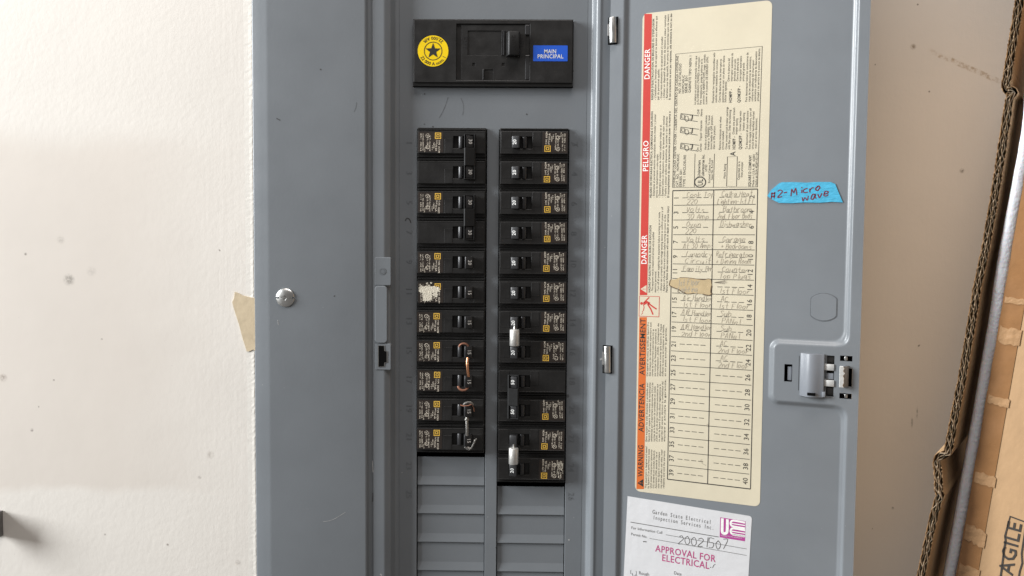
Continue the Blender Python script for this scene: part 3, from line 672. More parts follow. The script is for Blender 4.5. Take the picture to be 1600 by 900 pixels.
b11 = breaker(0, 5, 1, ('15',), 'black 15 amp breaker in the left column with white paper torn across its print')
breaker(0, 6, 1, ('15',), 'black 15 amp breaker just below the one with torn white paper')
breaker(0, 7, 1, ('15',), 'black 15 amp breaker at the upper end of the copper wire')
breaker(0, 8, 1, ('15',), 'black 15 amp breaker at the lower end of the copper wire')
breaker(0, 9, 1, ('15',), 'black 15 amp breaker at the upper end of the dark steel wire tie')
breaker(0, 10, 1, ('15',), 'bottom black 15 amp breaker of the left column, above the grey filler plates')
for k, w in enumerate(('topmost', 'second from the top', 'third from the top', 'fourth from the top', 'fifth from the top')):
    breaker(1, k, 1, ('20',), 'single black 20 amp breaker, %s in the right column' % w)
breaker(1, 5, 1, ('20',), 'black 20 amp breaker, sixth down the right column, above the silver barrel pair')
breaker(1, 6, 1, ('20',), 'black 20 amp breaker at the upper end of the upper silver barrel')
breaker(1, 7, 1, ('20',), 'black 20 amp breaker at the lower end of the upper silver barrel')
breaker(1, 8, 2, ('50', '50'), 'double black 50 amp breaker with tied levers in the right column', (True, False))
breaker(1, 10, 1, (None,), 'black breaker at the upper end of the lower silver barrel, lever unnumbered')
b24 = breaker(1, 11, 1, ('20',), 'bottom black 20 amp breaker of the right column with scratched print')
# torn paper left on one breaker, scratches on another
def ragged(seed, x0, x1, z0, z1, n=46, depth=.22):
    r = random.Random(seed); out = []
    for k in range(n):
        a = 2*math.pi*k/n; q = 1-r.random()*depth; c, s_ = math.cos(a), math.sin(a); k2 = max(abs(c), abs(s_))**.6
        out.append(((x0+x1)/2+(x1-x0)/2*c/k2*q, (z0+z1)/2+(z1-z0)/2*s_/k2*q))
    return out
mb = MB(); mb.slab(ragged(1, -28*mm, -8.2*mm, -1.4*mm, 5.2*mm), -.00032, -.0001); mb.slab(ragged(2, -24.6*mm, -15.2*mm, -8.4*mm, 1*mm), -.00036, -.0001); mb.slab(ragged(5, -15.5*mm, -10.8*mm, -5*mm, 2*mm, 30, .4), -.0003, -.0001)
for k in range(9):
    x, z = random.uniform(-27, -11)*mm, random.uniform(4, 8)*mm; mb.slab(ragged(20+k, x-1.1*mm, x+1.1*mm, z-.8*mm, z+.8*mm, 14, .6), -.00028, -.0001)
mb.build('paper_residue', 'residue', b11)
mb = MB(); r = random.Random(4)
for k in range(16):
    x = r.uniform(-27.5, -22.5)*mm; z = r.uniform(-6, 7)*mm; l = r.uniform(2, 6)*mm; a = r.uniform(-.25, .25)
    mb.ribbon([(x, z-l/2), (x+a*l*.5+r.uniform(-.2, .2)*mm, z), (x+a*l, z+l/2)], r.uniform(.15, .45)*mm, at_y(-.00022))
mb.build('scratches', 'residue', b24)
# ------------------------------------------------------------------ ties between levers
def lever_at(side, row, dy=0):
    return ((X0+X1)/2+.0160 if side == 0 else (X2+X3)/2-.0160), YF-.0052+dy, ZR-.0254*row+.0096
for a_, b_, lab in ((6, 7, 'upper silver barrel tying two 20 amp levers in the right column'), (10, 11, 'lower silver barrel tying the bottom two levers of the right column')):
    x, y, z1 = lever_at(1, a_); z0 = lever_at(1, b_)[2]; x += .0008; zc = z0+.0060
    t = empty('barrel_tie', (x, y-.0005, zc)); tag(t, lab, 'handle tie', 'silver barrel handle ties')
    H = .0142
    MB().tube([(0, 0, 0), (0, 0, .0004), (0, 0, H-.0008), (0, 0, H-.0004), (0, 0, H)], [.0038, .0041, .0041, .0038, .0022], 28).build('barrel', 'alu', t, smooth=True)
    MB().tube([(0, .0002, H-.0003), (0, .0002, H+.0014), (0, .0002, H+.0028)], [.0011, .0008, .0007], 12).build('pin', 'zinc', t, smooth=True)
def arc(cx, cy, cz, rx, rz, a0, a1, n=9, ry=0):
    return [(cx+rx*math.cos(math.radians(a0+(a1-a0)*k/n)), cy+ry*math.sin(math.pi*k/n), cz+rz*math.sin(math.radians(a0+(a1-a0)*k/n))) for k in range(n+1)]
xw, yw, zu = lever_at(0, 7); zl_ = lever_at(0, 8)[2]
t = empty('copper_wire', (xw-.0005, yw, zl_)); tag(t, 'bent copper wire tying two 15 amp levers in the left column', 'wire')
dz = zu-zl_
MB().tube([(-.0004, .0006, dz-.0046), (-.0006, -.0006, dz-.008), (-.0004, -.0010, dz*.5), (0, -.0006, .008), (.0004, .0006, .0046)], .00125, 10).build('bright_length', 'copper', t, smooth=True)
MB().tube(arc(-.0038, .0016, dz+.0040, .0040, .0034, 178, -8, 10, -.0012), .00085, 8).build('end_loop', 'copper_dull', t, smooth=True)
MB().tube(arc(-.0042, .0016, -.0040, .0042, .0034, 182, 350, 10, -.0012), .0010, 8).build('end_loop', 'copper_dull', t, smooth=True)
xw, yw, zu = lever_at(0, 9); zl_ = lever_at(0, 10)[2]; dz = zu-zl_
t = empty('steel_wire', (xw-.0012, yw, zl_)); tag(t, 'dark twisted steel wire tying the bottom two levers of the left column', 'wire')
MB().tube([(0, 0, .0046), (.0002, -.0008, .009), (0, -.001, dz-.0075), (0, -.0004, dz-.0052)], .00125, 9).build('shank', 'steel', t, smooth=True)
MB().tube([(0, -.001, dz-.0077), (0, -.001, dz-.0060)], .0021, 14).build('shank_head', 'steel', t, bevel=.0003, smooth=True)
tw_ = MB()
for ph in (0, math.pi):
    pts = []
    for k in range(40):
        u = k/39; ang = 8*math.pi*u+ph
        c = Vector((-.0012+.0085*u, .001, -.0052-.0022*math.sin(u*math.pi)+.0085*max(0, u-.45)**1.3*1.6))
        pts.append(c+Vector((.2*math.cos(ang)*.004, .0008*math.sin(ang), .0008*math.cos(ang))))
    tw_.tube(pts, .00062, 6)
tw_.build('twisted_tail', 'steel', t, smooth=True)
MB().tube(arc(.0012, .0010, dz+.0046, .0042, .0032, 165, 15, 10, -.001), .0010, 8).build('end_loop', 'steel', t, smooth=True)
MB().tube([(-.0058, .001, dz+.0052), (-.003, -.0002, dz+.0046), (.001, -.0006, dz+.0050), (.0038, 0, dz+.0062), (.0054, .0012, dz+.0035), (.0060, .002, dz-.0004)], .0005, 6).build('copper_strand', 'copper_dull', t, smooth=True)
# ================================================================== main breaker
mx, mz = (MA+MBX)/2, (MZ+MT)/2
main = empty('main_breaker', (mx, YF, MZ)); tag(main, 'wide black main breaker with a yellow star sticker at the top', 'main breaker')
def mp_(px, py, Y=YF): x, z = on_y(px, py, Y); return x-mx, z-MZ
def mrect(x0, x1, y0, y1, Y=YF): a = mp_(x0, y1, Y); b = mp_(x1, y0, Y); return a[0], b[0], a[1], b[1]
WX = (MBX-MA)/2
well = mrect(713, 828, 37.5, 125)
notch = mrect(757, 770.5, 108, 125.1)
MB().plate([-WX+.0012, WX-.0010], [.0030, MT-MZ-.0010], [well], 0, .0060).build('face', 'black', main, bevel=.0004)
MB().box(-WX+.0006, WX-.0004, .0016, .030, .0004, MT-MZ-.0003).build('body', 'black', main)
wf = mrect(721, 822, 40, 122)
win = mrect(730.5, 790, 47.5, 86); hol1 = mrect(738, 743, 98, 103); hol2 = mrect(784, 789, 98, 103); gap = mrect(820.5, 827.4, 55, 82)
MB().plate([wf[0], wf[1]], [well[2]+.0002, well[3]-.0006], [win, hol1, hol2, (notch[0], notch[1], well[2]+.0002, notch[3])], .0010, .0060).build('well_floor', 'black', main, bevel=.0003)
MB().box(win[0]+.0002, win[1]-.002, .0022, .005, win[2]+.0002, win[3]-.0008).build('window_plate', 'lever', main, bevel=.0006)
g = mrect(820.5, 827.6, 38.5, 54); MB().box(g[0], g[1], .0004, .006, g[2], g[3]).build('side_rib', 'lever', main, bevel=.0004)
g = mrect(820.5, 827.6, 86, 124.5); MB().box(g[0], g[1], .0004, .006, g[2], g[3]).build('side_rib', 'lever', main, bevel=.0004)
h0 = mrect(793, 812, 48.5, 86, YF-.006)
M['toggle'] = mat('toggle_black', (.010, .010, .010), .5, var=.3, vscale=200, bump=.15, bscale=400, spec=.35)
hd = MB().prism([(h0[0]-.0022, .003), (h0[0]+.0004, -.0058), (h0[0]+.0016, -.0068), (h0[1]-.0006, -.0056), (h0[1]+.0002, -.0044), (h0[1]+.0006, .003)][::-1], h0[2], h0[3]).build('toggle', 'toggle', main, bevel=.0006, smooth=True)
for k in range(2):
    MB().box(win[1]-.0032+.0014*k, win[1]-.0023+.0014*k, -.0004, .003, win[2], win[3]-.0002).build('toggle_rib', 'lever', main, bevel=.0002)
mb = MB(); mb.box(notch[0]-.0016, notch[0]-.0004, -.0003, .004, well[2]+.0002, notch[3]); mb.build('notch_rib', 'lever', main, bevel=.0003)
# raised ON / OFF words
mb = MB(); a = mp_(727.5, 56); b = mp_(727.5, 77); text_line(mb, 'OFF', (a[0]-.002, a[1]), (b[0]-.002, b[1]), .0028, at_y(.0008), 'b'); mb.build('raised_word', 'lever', main)
mb = MB(); a = mp_(813, 58); b = mp_(813, 72.5); text_line(mb, 'ON', a, b, .0028, at_y(.0008), 'b'); mb.build('raised_word', 'lever', main)
mb = MB(); a = mp_(799.5, 54, YF-.007); b = mp_(799.5, 73, YF-.007); text_line(mb, '200', a, b, .0030, lambda x, z: (x, -.0068+.15*(x-h0[0]-.0016)-.00012, z), 'b'); mb.build('raised_word', 'black', main)
# yellow star sticker
c = mp_(676.7, 79.8); R_ = abs(mp_(700.7, 79.8)[0]-c[0])
stk = MB().slab(circle(c[0], c[1], R_, 48), -.00022, -.00002).build('star_sticker', 'yellow', main); stk['label'] = 'round yellow sticker with a black star'
mb = MB(); yk = -.00034; sr = R_*.575
mb.ribbon(circle(c[0], c[1], sr, 48), R_*.045, at_y(yk), True)
star = []
for k in range(10):
    q = math.radians(90+36*k); rr = R_*(.52 if k % 2 == 0 else .215); star.append((c[0]+rr*math.cos(q), c[1]+rr*math.sin(q)))
mb.add([(c[0], yk, c[1])]+[(x, yk, z) for x, z in star], [(0, k+1, (k+1)%10+1) for k in range(10)])
def round_text(s_, a0, a1, rb, h):                            # feet outwards, running anticlockwise
    n = tw(s_, 'b'); k = h/CAP; x = 0
    for ch in s_:
        adv = GL['b', ch][2] if ('b', ch) in GL else .3
        q = math.radians(a0+(a1-a0)*(x+adv/2)/n); x += adv
        if ('b', ch) not in GL: continue
        v, f, _ = GL['b', ch]; ca, sa = math.cos(q), math.sin(q)
        mb.add([(c[0]+(rb-p[1]*k)*ca-(p[0]-adv/2)*k*sa, yk, c[1]+(rb-p[1]*k)*sa+(p[0]-adv/2)*k*ca) for p in v], f)
round_text('22 000 A nom. I', 205, 335, R_*.92, R_*.20); round_text('22,000 AIR', 42, 138, R_*.92, R_*.20)
mb.build('star_print', 'ink_black', stk)
g = mrect(833, 887, 71.2, 95.6); st2 = MB().slab(round_rect(g[0], g[1], g[2], g[3], .0004, 2), -.00022, -.00002).build('name_sticker', 'blue', main); st2['label'] = 'blue sticker with white capitals'
mb = MB(); text_line(mb, 'MAIN', mp_(850, 83.4), mp_(869.6, 83.4), .0032, at_y(-.00034), 'b'); text_line(mb, 'PRINCIPAL', mp_(839.6, 91.2), mp_(880.4, 91.2), .0032, at_y(-.00034), 'b')
mb.build('lettering', 'ink_white', st2)
# ================================================================== labels stuck on the door
class Sheet:
    def __init__(s, name, px, py, label, cat):
        s.t0, s.z0 = on_door(px, py); p = HP+DD*s.t0
        s.e = empty(name, (p.x, p.y, s.z0), (0, 0, -TH)); tag(s.e, label, cat); s.lay = {}
    def P(s, px, py): t_, z = on_door(px, py); return t_-s.t0, z-s.z0
    def mb(s, name, m):
        if name not in s.lay: s.lay[name] = (MB(), m)
        return s.lay[name][0]
    def text(s, layer, m, st, p0, p1, hpx, w='r', y=-.00034, mono=0):
        a, b = s.P(*p0), s.P(*p1); text_line(s.mb('%s|%d' % (layer, len(s.lay)), m), st, a, b, hpx*.00052, at_y(y), w, mono)
    def hand(s, layer, m, st, p0, p1, hpx, wpx, y=-.00036, **kw):
        hand(s.mb('%s|%d' % (layer, len(s.lay)), m), st, s.P(*p0), s.P(*p1), hpx*.00052, wpx*.00052, at_y(y), **kw)
    def line(s, layer, m, pts, wpx, y=-.00033, closed=False):
        s.mb(layer, m).ribbon([s.P(*p) for p in pts], wpx*.00052, at_y(y), closed)
    def flush(s, only=None):
        out = {}
        for n, (b, m) in s.lay.items(): out[n] = b.build(n.split('|')[0], m, s.e)
        s.lay = {}; return out
D = Sheet('directory_label', 1000, 766, 'long cream danger and circuit directory label stuck on the open door', 'label')
tl, tr_, bl, br_ = D.P(1004.4, 20.4), D.P(1207, 1), D.P(992, 766), D.P(1187, 793)
xl, xr = (tl[0]+bl[0])/2, (tr_[0]+br_[0])/2; zt, zb = (tl[1]+tr_[1])/2, (bl[1]+br_[1])/2
MB().slab(round_rect(xl, xr, zb, zt, .0045), -.00020, -.00002).build('sheet', 'cream', D.e)
# coloured bands
def band_x(py): k = (py-22)/(765-22); return 1007.0-12.5*k, 1018.8-12.6*k
def band(y0, y1, name, m):
    p = [D.P(band_x(y1)[0], y1), D.P(band_x(y1)[1], y1), D.P(band_x(y0)[1], y0), D.P(band_x(y0)[0], y0)]
    return MB().flat(p, at_y(-.00027)).build(name, m, D.e)
rb = band(21.8, 461, 'danger_band', 'red'); ob = band(495.5, 764, 'warning_band', 'orange')
def bx(py): return band_x(py)[1]-2.0
for st, y0, y1 in (('DANGER', 124, 76), ('PELIGRO', 268, 219), ('DANGER', 413, 367)): D.text('band_word', 'ink_white', st, (bx(y0), y0), (bx(y1), y1), 8.2, 'b')
for st, y0, y1 in (('AVERTISSEMENT', 586, 497.5), ('ADVERTENCIA', 675, 599), ('WARNING', 745, 695)): D.text('warning_word', 'ink_black', st, (bx(y0), y0), (bx(y1), y1), 8.2, 'b')
def tri(cy, layer, m, mark, mm_):
    a, b = band_x(cy); D.mb(layer, m).flat([D.P(b-1.2, cy+6.2), D.P(b-1.2, cy-6.2), D.P(a+1.2, cy)][::1], at_y(-.00034))
    D.text(layer+'_mark', mm_, '!', (b-2.4, cy+1.2), (b-2.4, cy-1.2), 5.2, 'b', y=-.00040)
tri(451.5, 'triangle', 'cream', '!', 'red'); tri(754.5, 'black_triangle', 'ink_black', '!', 'orange')
# shock pictogram in its red frame
q = [(999.5, 462.5), (1030.3, 463.5), (1029.6, 495), (998.6, 493.8)]
D.mb('pictogram_ground', 'cream').flat([D.P(*p) for p in q][::-1], at_y(-.00030)); D.line('pictogram', 'red', q, 1.1, closed=True, y=-.00035)
hx_, hy_ = 1002.6, 474
D.mb('pictogram', 'red').flat([D.P(hx_+2.2*math.cos(k*.5236), hy_+2.2*math.sin(k*.5236)) for k in range(12)][::-1], at_y(-.00036))
for pts, w in (([(1005.5, 475), (1011, 472), (1015, 474.5)], 4.2), ([(1006, 473), (1014.5, 464.5)], 1.8), ([(1013, 473.5), (1020, 479), (1026, 483)], 2.2), ([(1012, 475), (1017, 483), (1020.5, 491.5)], 2.2), ([(1005.5, 475.5), (1006.5, 480), (1005.5, 485)], 1.2), ([(1005.5, 485), (1003.5, 487), (1004.5, 489), (1002, 491.5)], .8)):
    D.line('pictogram', 'red', pts, w, y=-.00037)
# small warning paragraphs beside the bands
def para(lines, y0, y1, xs0, dx, h=3.0):
    for i, (st, frac, w) in enumerate(lines):
        ya = y0; yb = y0+(y1-y0)*frac
        sl = lambda x, y: x-.0162*(y-300)
        x = xs0+dx*i
        D.text('small_print_line', 'ink_black', st, (sl(x, ya), ya), (sl(x, yb), yb), h, w)
FR = [("RISQUES D'ELECTROCUTION, DE BRULURES OU D'EXPLOSION", .94, 'b'), ("- L'installation et l'entretien de cet appareil ne doivent etre effectues que", .97, 'r'), ("par du personnel qualifie.", .36, 'r'), ("- Coupez toute alimentation de cet appareil avant d'y travailler.", .74, 'r'), ("- Utilisez un dispositif de detection de tension a valeur nominale", .98, 'r'), ("- Remettez tous les dispositifs, les portes et les couvercles avant de mettre", .99, 'r'), ("Si ces precautions ne sont pas respectees, cela entrainera la mort ou des", 1.0, 'b')]
ES = [("PELIGRO DE DESCARGA ELECTRICA, QUEMADURAS O EXPLOSION", .98, 'b'), ("- Solamente el personal electrico especializado debera instalar y prestar", .95, 'r'), ("servicio de mantenimiento a este equipo.", .5, 'r'), ("- Desenergice el equipo antes de realizar cualquier trabajo en el.", .83, 'r'), ("- Siempre utilice un dispositivo detector de tension de valor nominal", .93, 'r'), ("- Vuelva a colocar todos los dispositivos, las puertas y las cubiertas", .92, 'r'), ("El incumplimiento de estas precauciones podra causar la muerte o", .98, 'b')]
EN = [("HAZARD OF ELECTRIC SHOCK, BURN OR EXPLOSION", .78, 'b'), ("- This equipment must be installed and serviced only by qualified", .70, 'r'), ("electrical personnel.", .25, 'r'), ("- Turn off all power supplying this equipment before working on or inside", .93, 'r'), ("- Always use a properly rated voltage sensing device to confirm power is off", .99, 'r'), ("- Replace all devices, doors and covers before turning on power to this", .9, 'r'), ("Failure to follow these instructions will result in death or serious injury", 1.0, 'b')]
para(FR, 156, 21, 1018.2, 4.55); para(ES, 309, 171, 1018.4, 4.55); para(EN, 457, 322, 1018.6, 4.5)
F2 = ["Cet appareil est concu et verifie par Square D a", "des niveaux de rendement superieurs aux", "normes de l'Underwriters Laboratories (UL) et", "aux normes de l'Association canadienne de", "normalisation (CSA). L'utilisation de", "disjoncteurs autres que Square D risque", "d'affecter la securite de l'utilisateur et la fiabilite,", "et en peut annuler la garantie."]
S2 = ["Este equipo ha sido disenado y probado por", "Square D y supera las normas de rendimiento", "establecidas por Underwriters Laboratories (UL) y las", "normas de la Asociacion de normalizacion en canada", "(CSA). El uso de otros interruptores automaticos que", "no sean de Square D puede afectar negativamente la", "seguridad del usuario, disminuir la confiabilidad del", "equipo y anulara la garantia."]
E2 = ["This equipment is designed and tested", "by Square D to performance levels", "which exceed Underwriters Laboratories", "(UL) standards and Canadian Standards", "Association (CSA) standards. Use of", "other than Square D circuit breakers", "may adversely affect user safety, impair", "reliability and void the warranty."]
r = random.Random(2)
para([(s_, r.uniform(.86, 1), 'r') for s_ in F2], 588, 503, 1017.2, 4.0, 2.7); para([(s_, r.uniform(.86, 1), 'r') for s_ in S2], 690, 592, 1017.4, 4.0, 2.7); para([(s_, r.uniform(.86, 1), 'r') for s_ in E2], 763, 697, 1017.6, 4.0, 2.7)
# upper box with the maker's notes
D.line('rule_lines', 'ink_black', [(1050.9, 293), (1056, 84.6), (1191, 72.4), (1183.4, 292.2)], .8, closed=True)
def vt(st, x, y0, y1, h=3.0, w='r'): D.text('note_line', 'ink_black', st, (x, y0), (x+(y0-y1)*.0255, y1), h, w)
vt('HOMELINE LOAD CENTER COVER / CUBIERTA DEL CENTRO DE CARGA HOMELINE', 1055, 292.5, 87, 3.3)
for a in (('CAT. NO.  HOMC40UC', 1060, 292.5, 240), ('SERIES S01', 1065, 292.5, 264), ('TYPE 1 ENCLOSURE', 1070.6, 292, 242)): vt(*a, 3.6)
for a in (('NO. DE CATALOGO', 1063.6, 146, 99), ('HOMC40UC', 1069, 146, 117), ('SERIE S01', 1073.8, 145.5, 117), ('GABINETE TIPO NEMA 1', 1079.3, 145, 86)): vt(*a, 3.6)
D.line('rule_lines', 'ink_black', [(1084.7, 293), (1086, 240)], .7); D.line('rule_lines', 'ink_black', [(1114.6, 293), (1116.4, 240)], .7)
D.line('round_mark', 'ink_black', [(1094+8.6*math.cos(k*.2244), 284.6+8.0*math.sin(k*.2244)) for k in range(28)], 1.5, closed=True); vt('UL', 1098, 290, 279.5, 7.5, 'b')
vt('Underwriters', 1094, 275.5, 250, 4.2, 'b'); vt('Laboratories Inc.', 1100, 275.5, 241, 4.2, 'b'); vt('LISTED', 1104.6, 268, 257, 3); vt('Enclosed Cabinet Front', 1109.5, 286, 247); vt('Issue No. R-2160', 1113.6, 281, 250)
for cy in (230, 205, 184):                                   # three little lever drawings
    for pts in ([(1063, cy+2), (1090, cy+6)], [(1064, cy-6.5), (1092, cy-3)], [(1063, cy+2), (1064, cy-6.5)], [(1080, cy+5), (1082, cy-5)], [(1065, cy), (1069, cy+1), (1069.5, cy-4), (1065.5, cy-5), (1065, cy)],
                [(1070, cy+3), (1073, cy+6), (1076, cy+4), (1075, cy-2), (1071, cy-3), (1070, cy+3)], [(1077, cy+2), (1082, cy+2.5), (1082.5, cy-4), (1078, cy-4)]):
        D.line('lever_drawing', 'ink_black', pts, .8)
for a in (('On', 1091.5, 237, 230), ('Cerrado', 1096, 237, 224), ('Tripped / Disparado', 1096.2, 220, 188), ('Off', 1092.6, 179, 171), ('Abierto', 1097.2, 182, 170),
          ('Handle at mid position indicates', 1103.5, 234, 180), ('breaker is TRIPPED. To reset', 1108, 234, 180), ('move handle to OFF position,', 1112.4, 233.5, 180), ('then to ON position.', 1116.8, 233, 196),
          ('Remove twistouts only when', 1126, 234, 182), ('circuits installed.', 1130.5, 234, 204), ('Close unused circuit breaker openings', 1136, 233.5, 167), ('with filler plates. Order the following:', 1140.6, 233.5, 171),
          ('Closes one pole branch', 1147.4, 210, 168), ('breaker opening', 1152, 210, 185), ('Closes large main', 1157.6, 205, 173), ('breaker opening', 1163, 204, 176),
          ('To disconnect all load conductors', 1168, 233, 173), ('from the supply conductors, turn off', 1172.7, 233, 169), ('circuit breaker handle(s) marked', 1177.3, 233, 174), ('main or service disconnect.', 1182, 232, 184),
          ('Mains Rating', 1133.5, 279, 256), ('Capacidad de la', 1155.5, 281, 252), ('linea principal', 1160.2, 277, 253), ('Made in U.S.A. 85  62001', 1178.2, 291.5, 240), ('Hecho en EUA 40269-521-04', 1182.6, 291.5, 238),
          ('La palanca en posicion intermedia indica que', 1087.2, 163.5, 87), ('se ha DISPARADO (TRIPPED) el interruptor.', 1091.6, 163.5, 88), ('Para restablecerlo, ponga la palanca en la', 1096, 163.5, 92), ('posicion DE ABIERTO (OFF), luego, vuelvala', 1100.4, 163, 85), ('a poner en la posicion DE CERRADO (ON).', 1104.8, 163, 88),
          ('Desprenda los rectangulos removibles solo', 1115.4, 161, 82), ('cuando esten instalados los circuitos.', 1120, 160.5, 92), ('Cierre las aberturas de los interruptores', 1125.8, 160, 92), ('automaticos sin usar con placas de relleno.', 1130.6, 160, 86), ('Solicite lo siguiente:', 1134.6, 160, 127),
          ('Cierra la abertura del', 1139.6, 127.5, 91), ('interruptor automatico de', 1144.4, 127, 83), ('derivacion de un polo', 1149, 127, 92), ('Cierra la abertura de', 1153.4, 127, 91), ('interruptor automatico', 1158, 127, 87), ('principal grande', 1162.6, 127, 98),
          ('Para desconectar todos los conductores de', 1167.4, 159, 82), ('carga de los conductores de suministro,', 1172, 159, 88), ('coloque las palancas del interruptor', 1176.6, 158.5, 93), ('automatico con indicadores de desconexion', 1181, 158.5, 80), ('principal o de servicio en la posicion de abierto.', 1185.6, 158, 75)): vt(*a)
vt('A', 1148.8, 243.5, 236.5, 7.5, 'b'); vt('HOMFP -', 1149, 233.5, 213, 4.4, 'b'); vt('QOM2FP -', 1158.8, 233.5, 208, 4.4, 'b'); vt('HOMFP -', 1143.4, 160.5, 139, 4.2, 'b'); vt('QOM2FP -', 1156.6, 160.5, 134, 4.2, 'b'); vt('SQUARE D COMPANY', 1173, 291.5, 242, 3.8, 'b')
D.line('rule_lines', 'ink_black', [(1135.3, 291), (1136.6, 245), (1152, 244.4), (1150.8, 291.2)], .8, closed=True)
# circuit table
LT, LB = D.P(1050.6, 297.3), D.P(1043.6, 747.6); RT, RB = D.P(1183, 296), D.P(1173.4, 765); CT, CB = D.P(1114.3, 297), D.P(1106.6, 756)
xL, xC, xR = (LT[0]+LB[0])/2, (CT[0]+CB[0])/2, (RT[0]+RB[0])/2; zT, zB = (LT[1]+RT[1])/2, (LB[1]+RB[1])/2
tb = D.mb('table_lines', 'ink_black'); fy = at_y(-.00033)
for x in (xL, xC, xR): tb.ribbon([(x, zT), (x, zB)], .0006, fy)
RH = (zT-zB)/20
hr = random.Random(12)
notes = {0: ('Cook Top', '220'), 1: ('Calka Heat', 'Lighting-1st.Fl'), 2: ('Volts', '30 Amp'), 3: ('Bathroom', '2nd. Floor Beds'), 4: ('Oven', '220'), 5: ('Dishwasher', ''), 6: ('Volts', 'At 30 Amps'), 7: ('Garage', '+ Bedrooms'),
         8: ('Laundry', 'Circuit'), 9: ('Refrigerator', '+ Dining Room'), 10: ('Family Rm', ''), 11: ('Counter', 'Top Plugs'), 13: ('', '1st Floor'), 14: ('Air Handler', '1st Floor'), 15: ('AC', '1st Floor'), 16: ('AIR Handler', '1st Floor'), 17: ('Sub', 'PANel'),
         18: ('AIR Handler', '2nd Floor'), 19: ('Sub', 'PANel'), 21: ('AC', '2nd Floor'), 23: ('AC', '2nd Floor')}
for i in range(21):
    z = zT-RH*i
    tb.ribbon([(xL+(0 if i in (0, 20) else .001), z), (xR-(0 if i in (0, 20) else .0012), z)], .00075 if i in (0, 20) else .00042, fy)
    if i == 20: break
    zc = z-RH/2
    for sd in (0, 1):
        n = 2*i+1+sd
        if n != 13:
            s_ = str(n); k = .0037; wdt = tw(s_)*k/CAP; x = xL+.0048 if sd == 0 else xR-.0023
            text_line(D.mb('circuit_number|%d' % n, 'ink_black'), s_, (x, zc-wdt/2), (x, zc+wdt/2), k, fy, 'r')
        a, b = (xL+.0075, xC-.0028) if sd == 0 else (xC+.0040, xR-.0072)
        for q in range(4):
            if n == 13: continue
            l = (b-a)/4; tb.ribbon([(a+l*q+l*.08, zc), (a+l*q+l*.80, zc)], .00042, fy)
        key = 2*i+sd
        if key in notes:
            for ln, st in enumerate(notes[key]):
                if not st: continue
                base = zc+.0004 if ln == 0 else zc-RH*.44; x0 = a+(.001 if len(st) > 8 else .0028)+hr.uniform(0, .001) - (.003 if len(st) > 11 else 0)
                wd_ = min(b+.0035-x0, len(st)*.0030)
                hand(D.mb('pencil_note|%d%d' % (key, ln), 'pencil'), st, (x0, base), (x0+wd_, base+hr.uniform(-.0004, .0006)), .0041, .00033, at_y(-.00037), rnd=hr, jit=.22)
D.line('pencil_mark', 'pencil', [(1094, 720), (1096.5, 717.5), (1097, 724), (1103, 727)], .8); D.line('pencil_mark', 'pencil', [(1104, 664), (1107, 662), (1106, 667)], .7)
for k in range(7): D.line('pencil_mark', 'pencil', [(1116+k*.6, 441+hr.uniform(0, 1)), (1134+hr.uniform(-2, 2), 438+k*.9)], .9, y=-.00036)
D.flush()
# bit of yellowed tape over row 13
o = Sheet('tape_patch', 1045, 462, 'yellowed torn tape patch over row thirteen of the directory', 'tape')
p = [(1048, 437), (1056, 436.5), (1062, 433.6), (1076, 434), (1090, 436), (1100, 437), (1107, 435.5), (1111, 437), (1112, 446), (1110.5, 456), (1112, 459), (1108, 461.5), (1098, 459.5), (1084, 458), (1072, 459), (1060, 452), (1052, 449), (1046, 445)]
MB().slab([o.P(*q) for q in p][::-1], -.00055, -.00036).build('patch', 'oldtape', o.e)
for seg in (p[2:8], p[8:13], p[0:1]+p[17:13:-1], p[13:16]): o.line('dark_edge', 'tapeedge', [(x+random.uniform(-.4, .4), y) for x, y in smooth2(seg, 3)], random.choice((.9, 1.5)), y=-.00060)  # darker line along the torn edges of the patch
hand(o.mb('pencil_note', 'pencil'), '1st Floor', o.P(1059, 446), o.P(1094, 444.5), .0048, .0005, at_y(-.00062)); hand(o.mb('pencil_note', 'pencil'), 'Lighting', o.P(1058, 456), o.P(1090, 456), .0044, .0005, at_y(-.00062))
o.flush()
# blue tape arrow
o = Sheet('blue_tape', 1199, 315, 'pointed strip of blue masking tape with maroon handwriting on the door', 'tape')
p = [(1199, 306.5), (1205, 297), (1217.5, 286.5), (1222, 284.8), (1240, 284.6), (1260, 285.4), (1280, 284.4), (1298, 284.6), (1305, 287.5), (1310, 300), (1317, 316.4), (1300, 315.4), (1280, 316.8), (1256, 316.4), (1236, 317.6), (1217, 317), (1207, 312)]
MB().slab([o.P(*q) for q in p][::-1], -.00075, -.0001).build('tape_strip', 'bluetape', o.e)
o.hand('marker_writing', 'marker', '#2-', (1203, 311), (1234, 304), 11, 1.6, y=-.0009, jit=.2); o.hand('marker_writing', 'marker', 'Micro', (1236, 306.5), (1283, 296), 9.5, 1.5, y=-.0009, jit=.2); o.hand('marker_writing', 'marker', 'wave', (1253, 314.5), (1296, 306), 11, 1.5, y=-.0009, jit=.2)
o.flush()
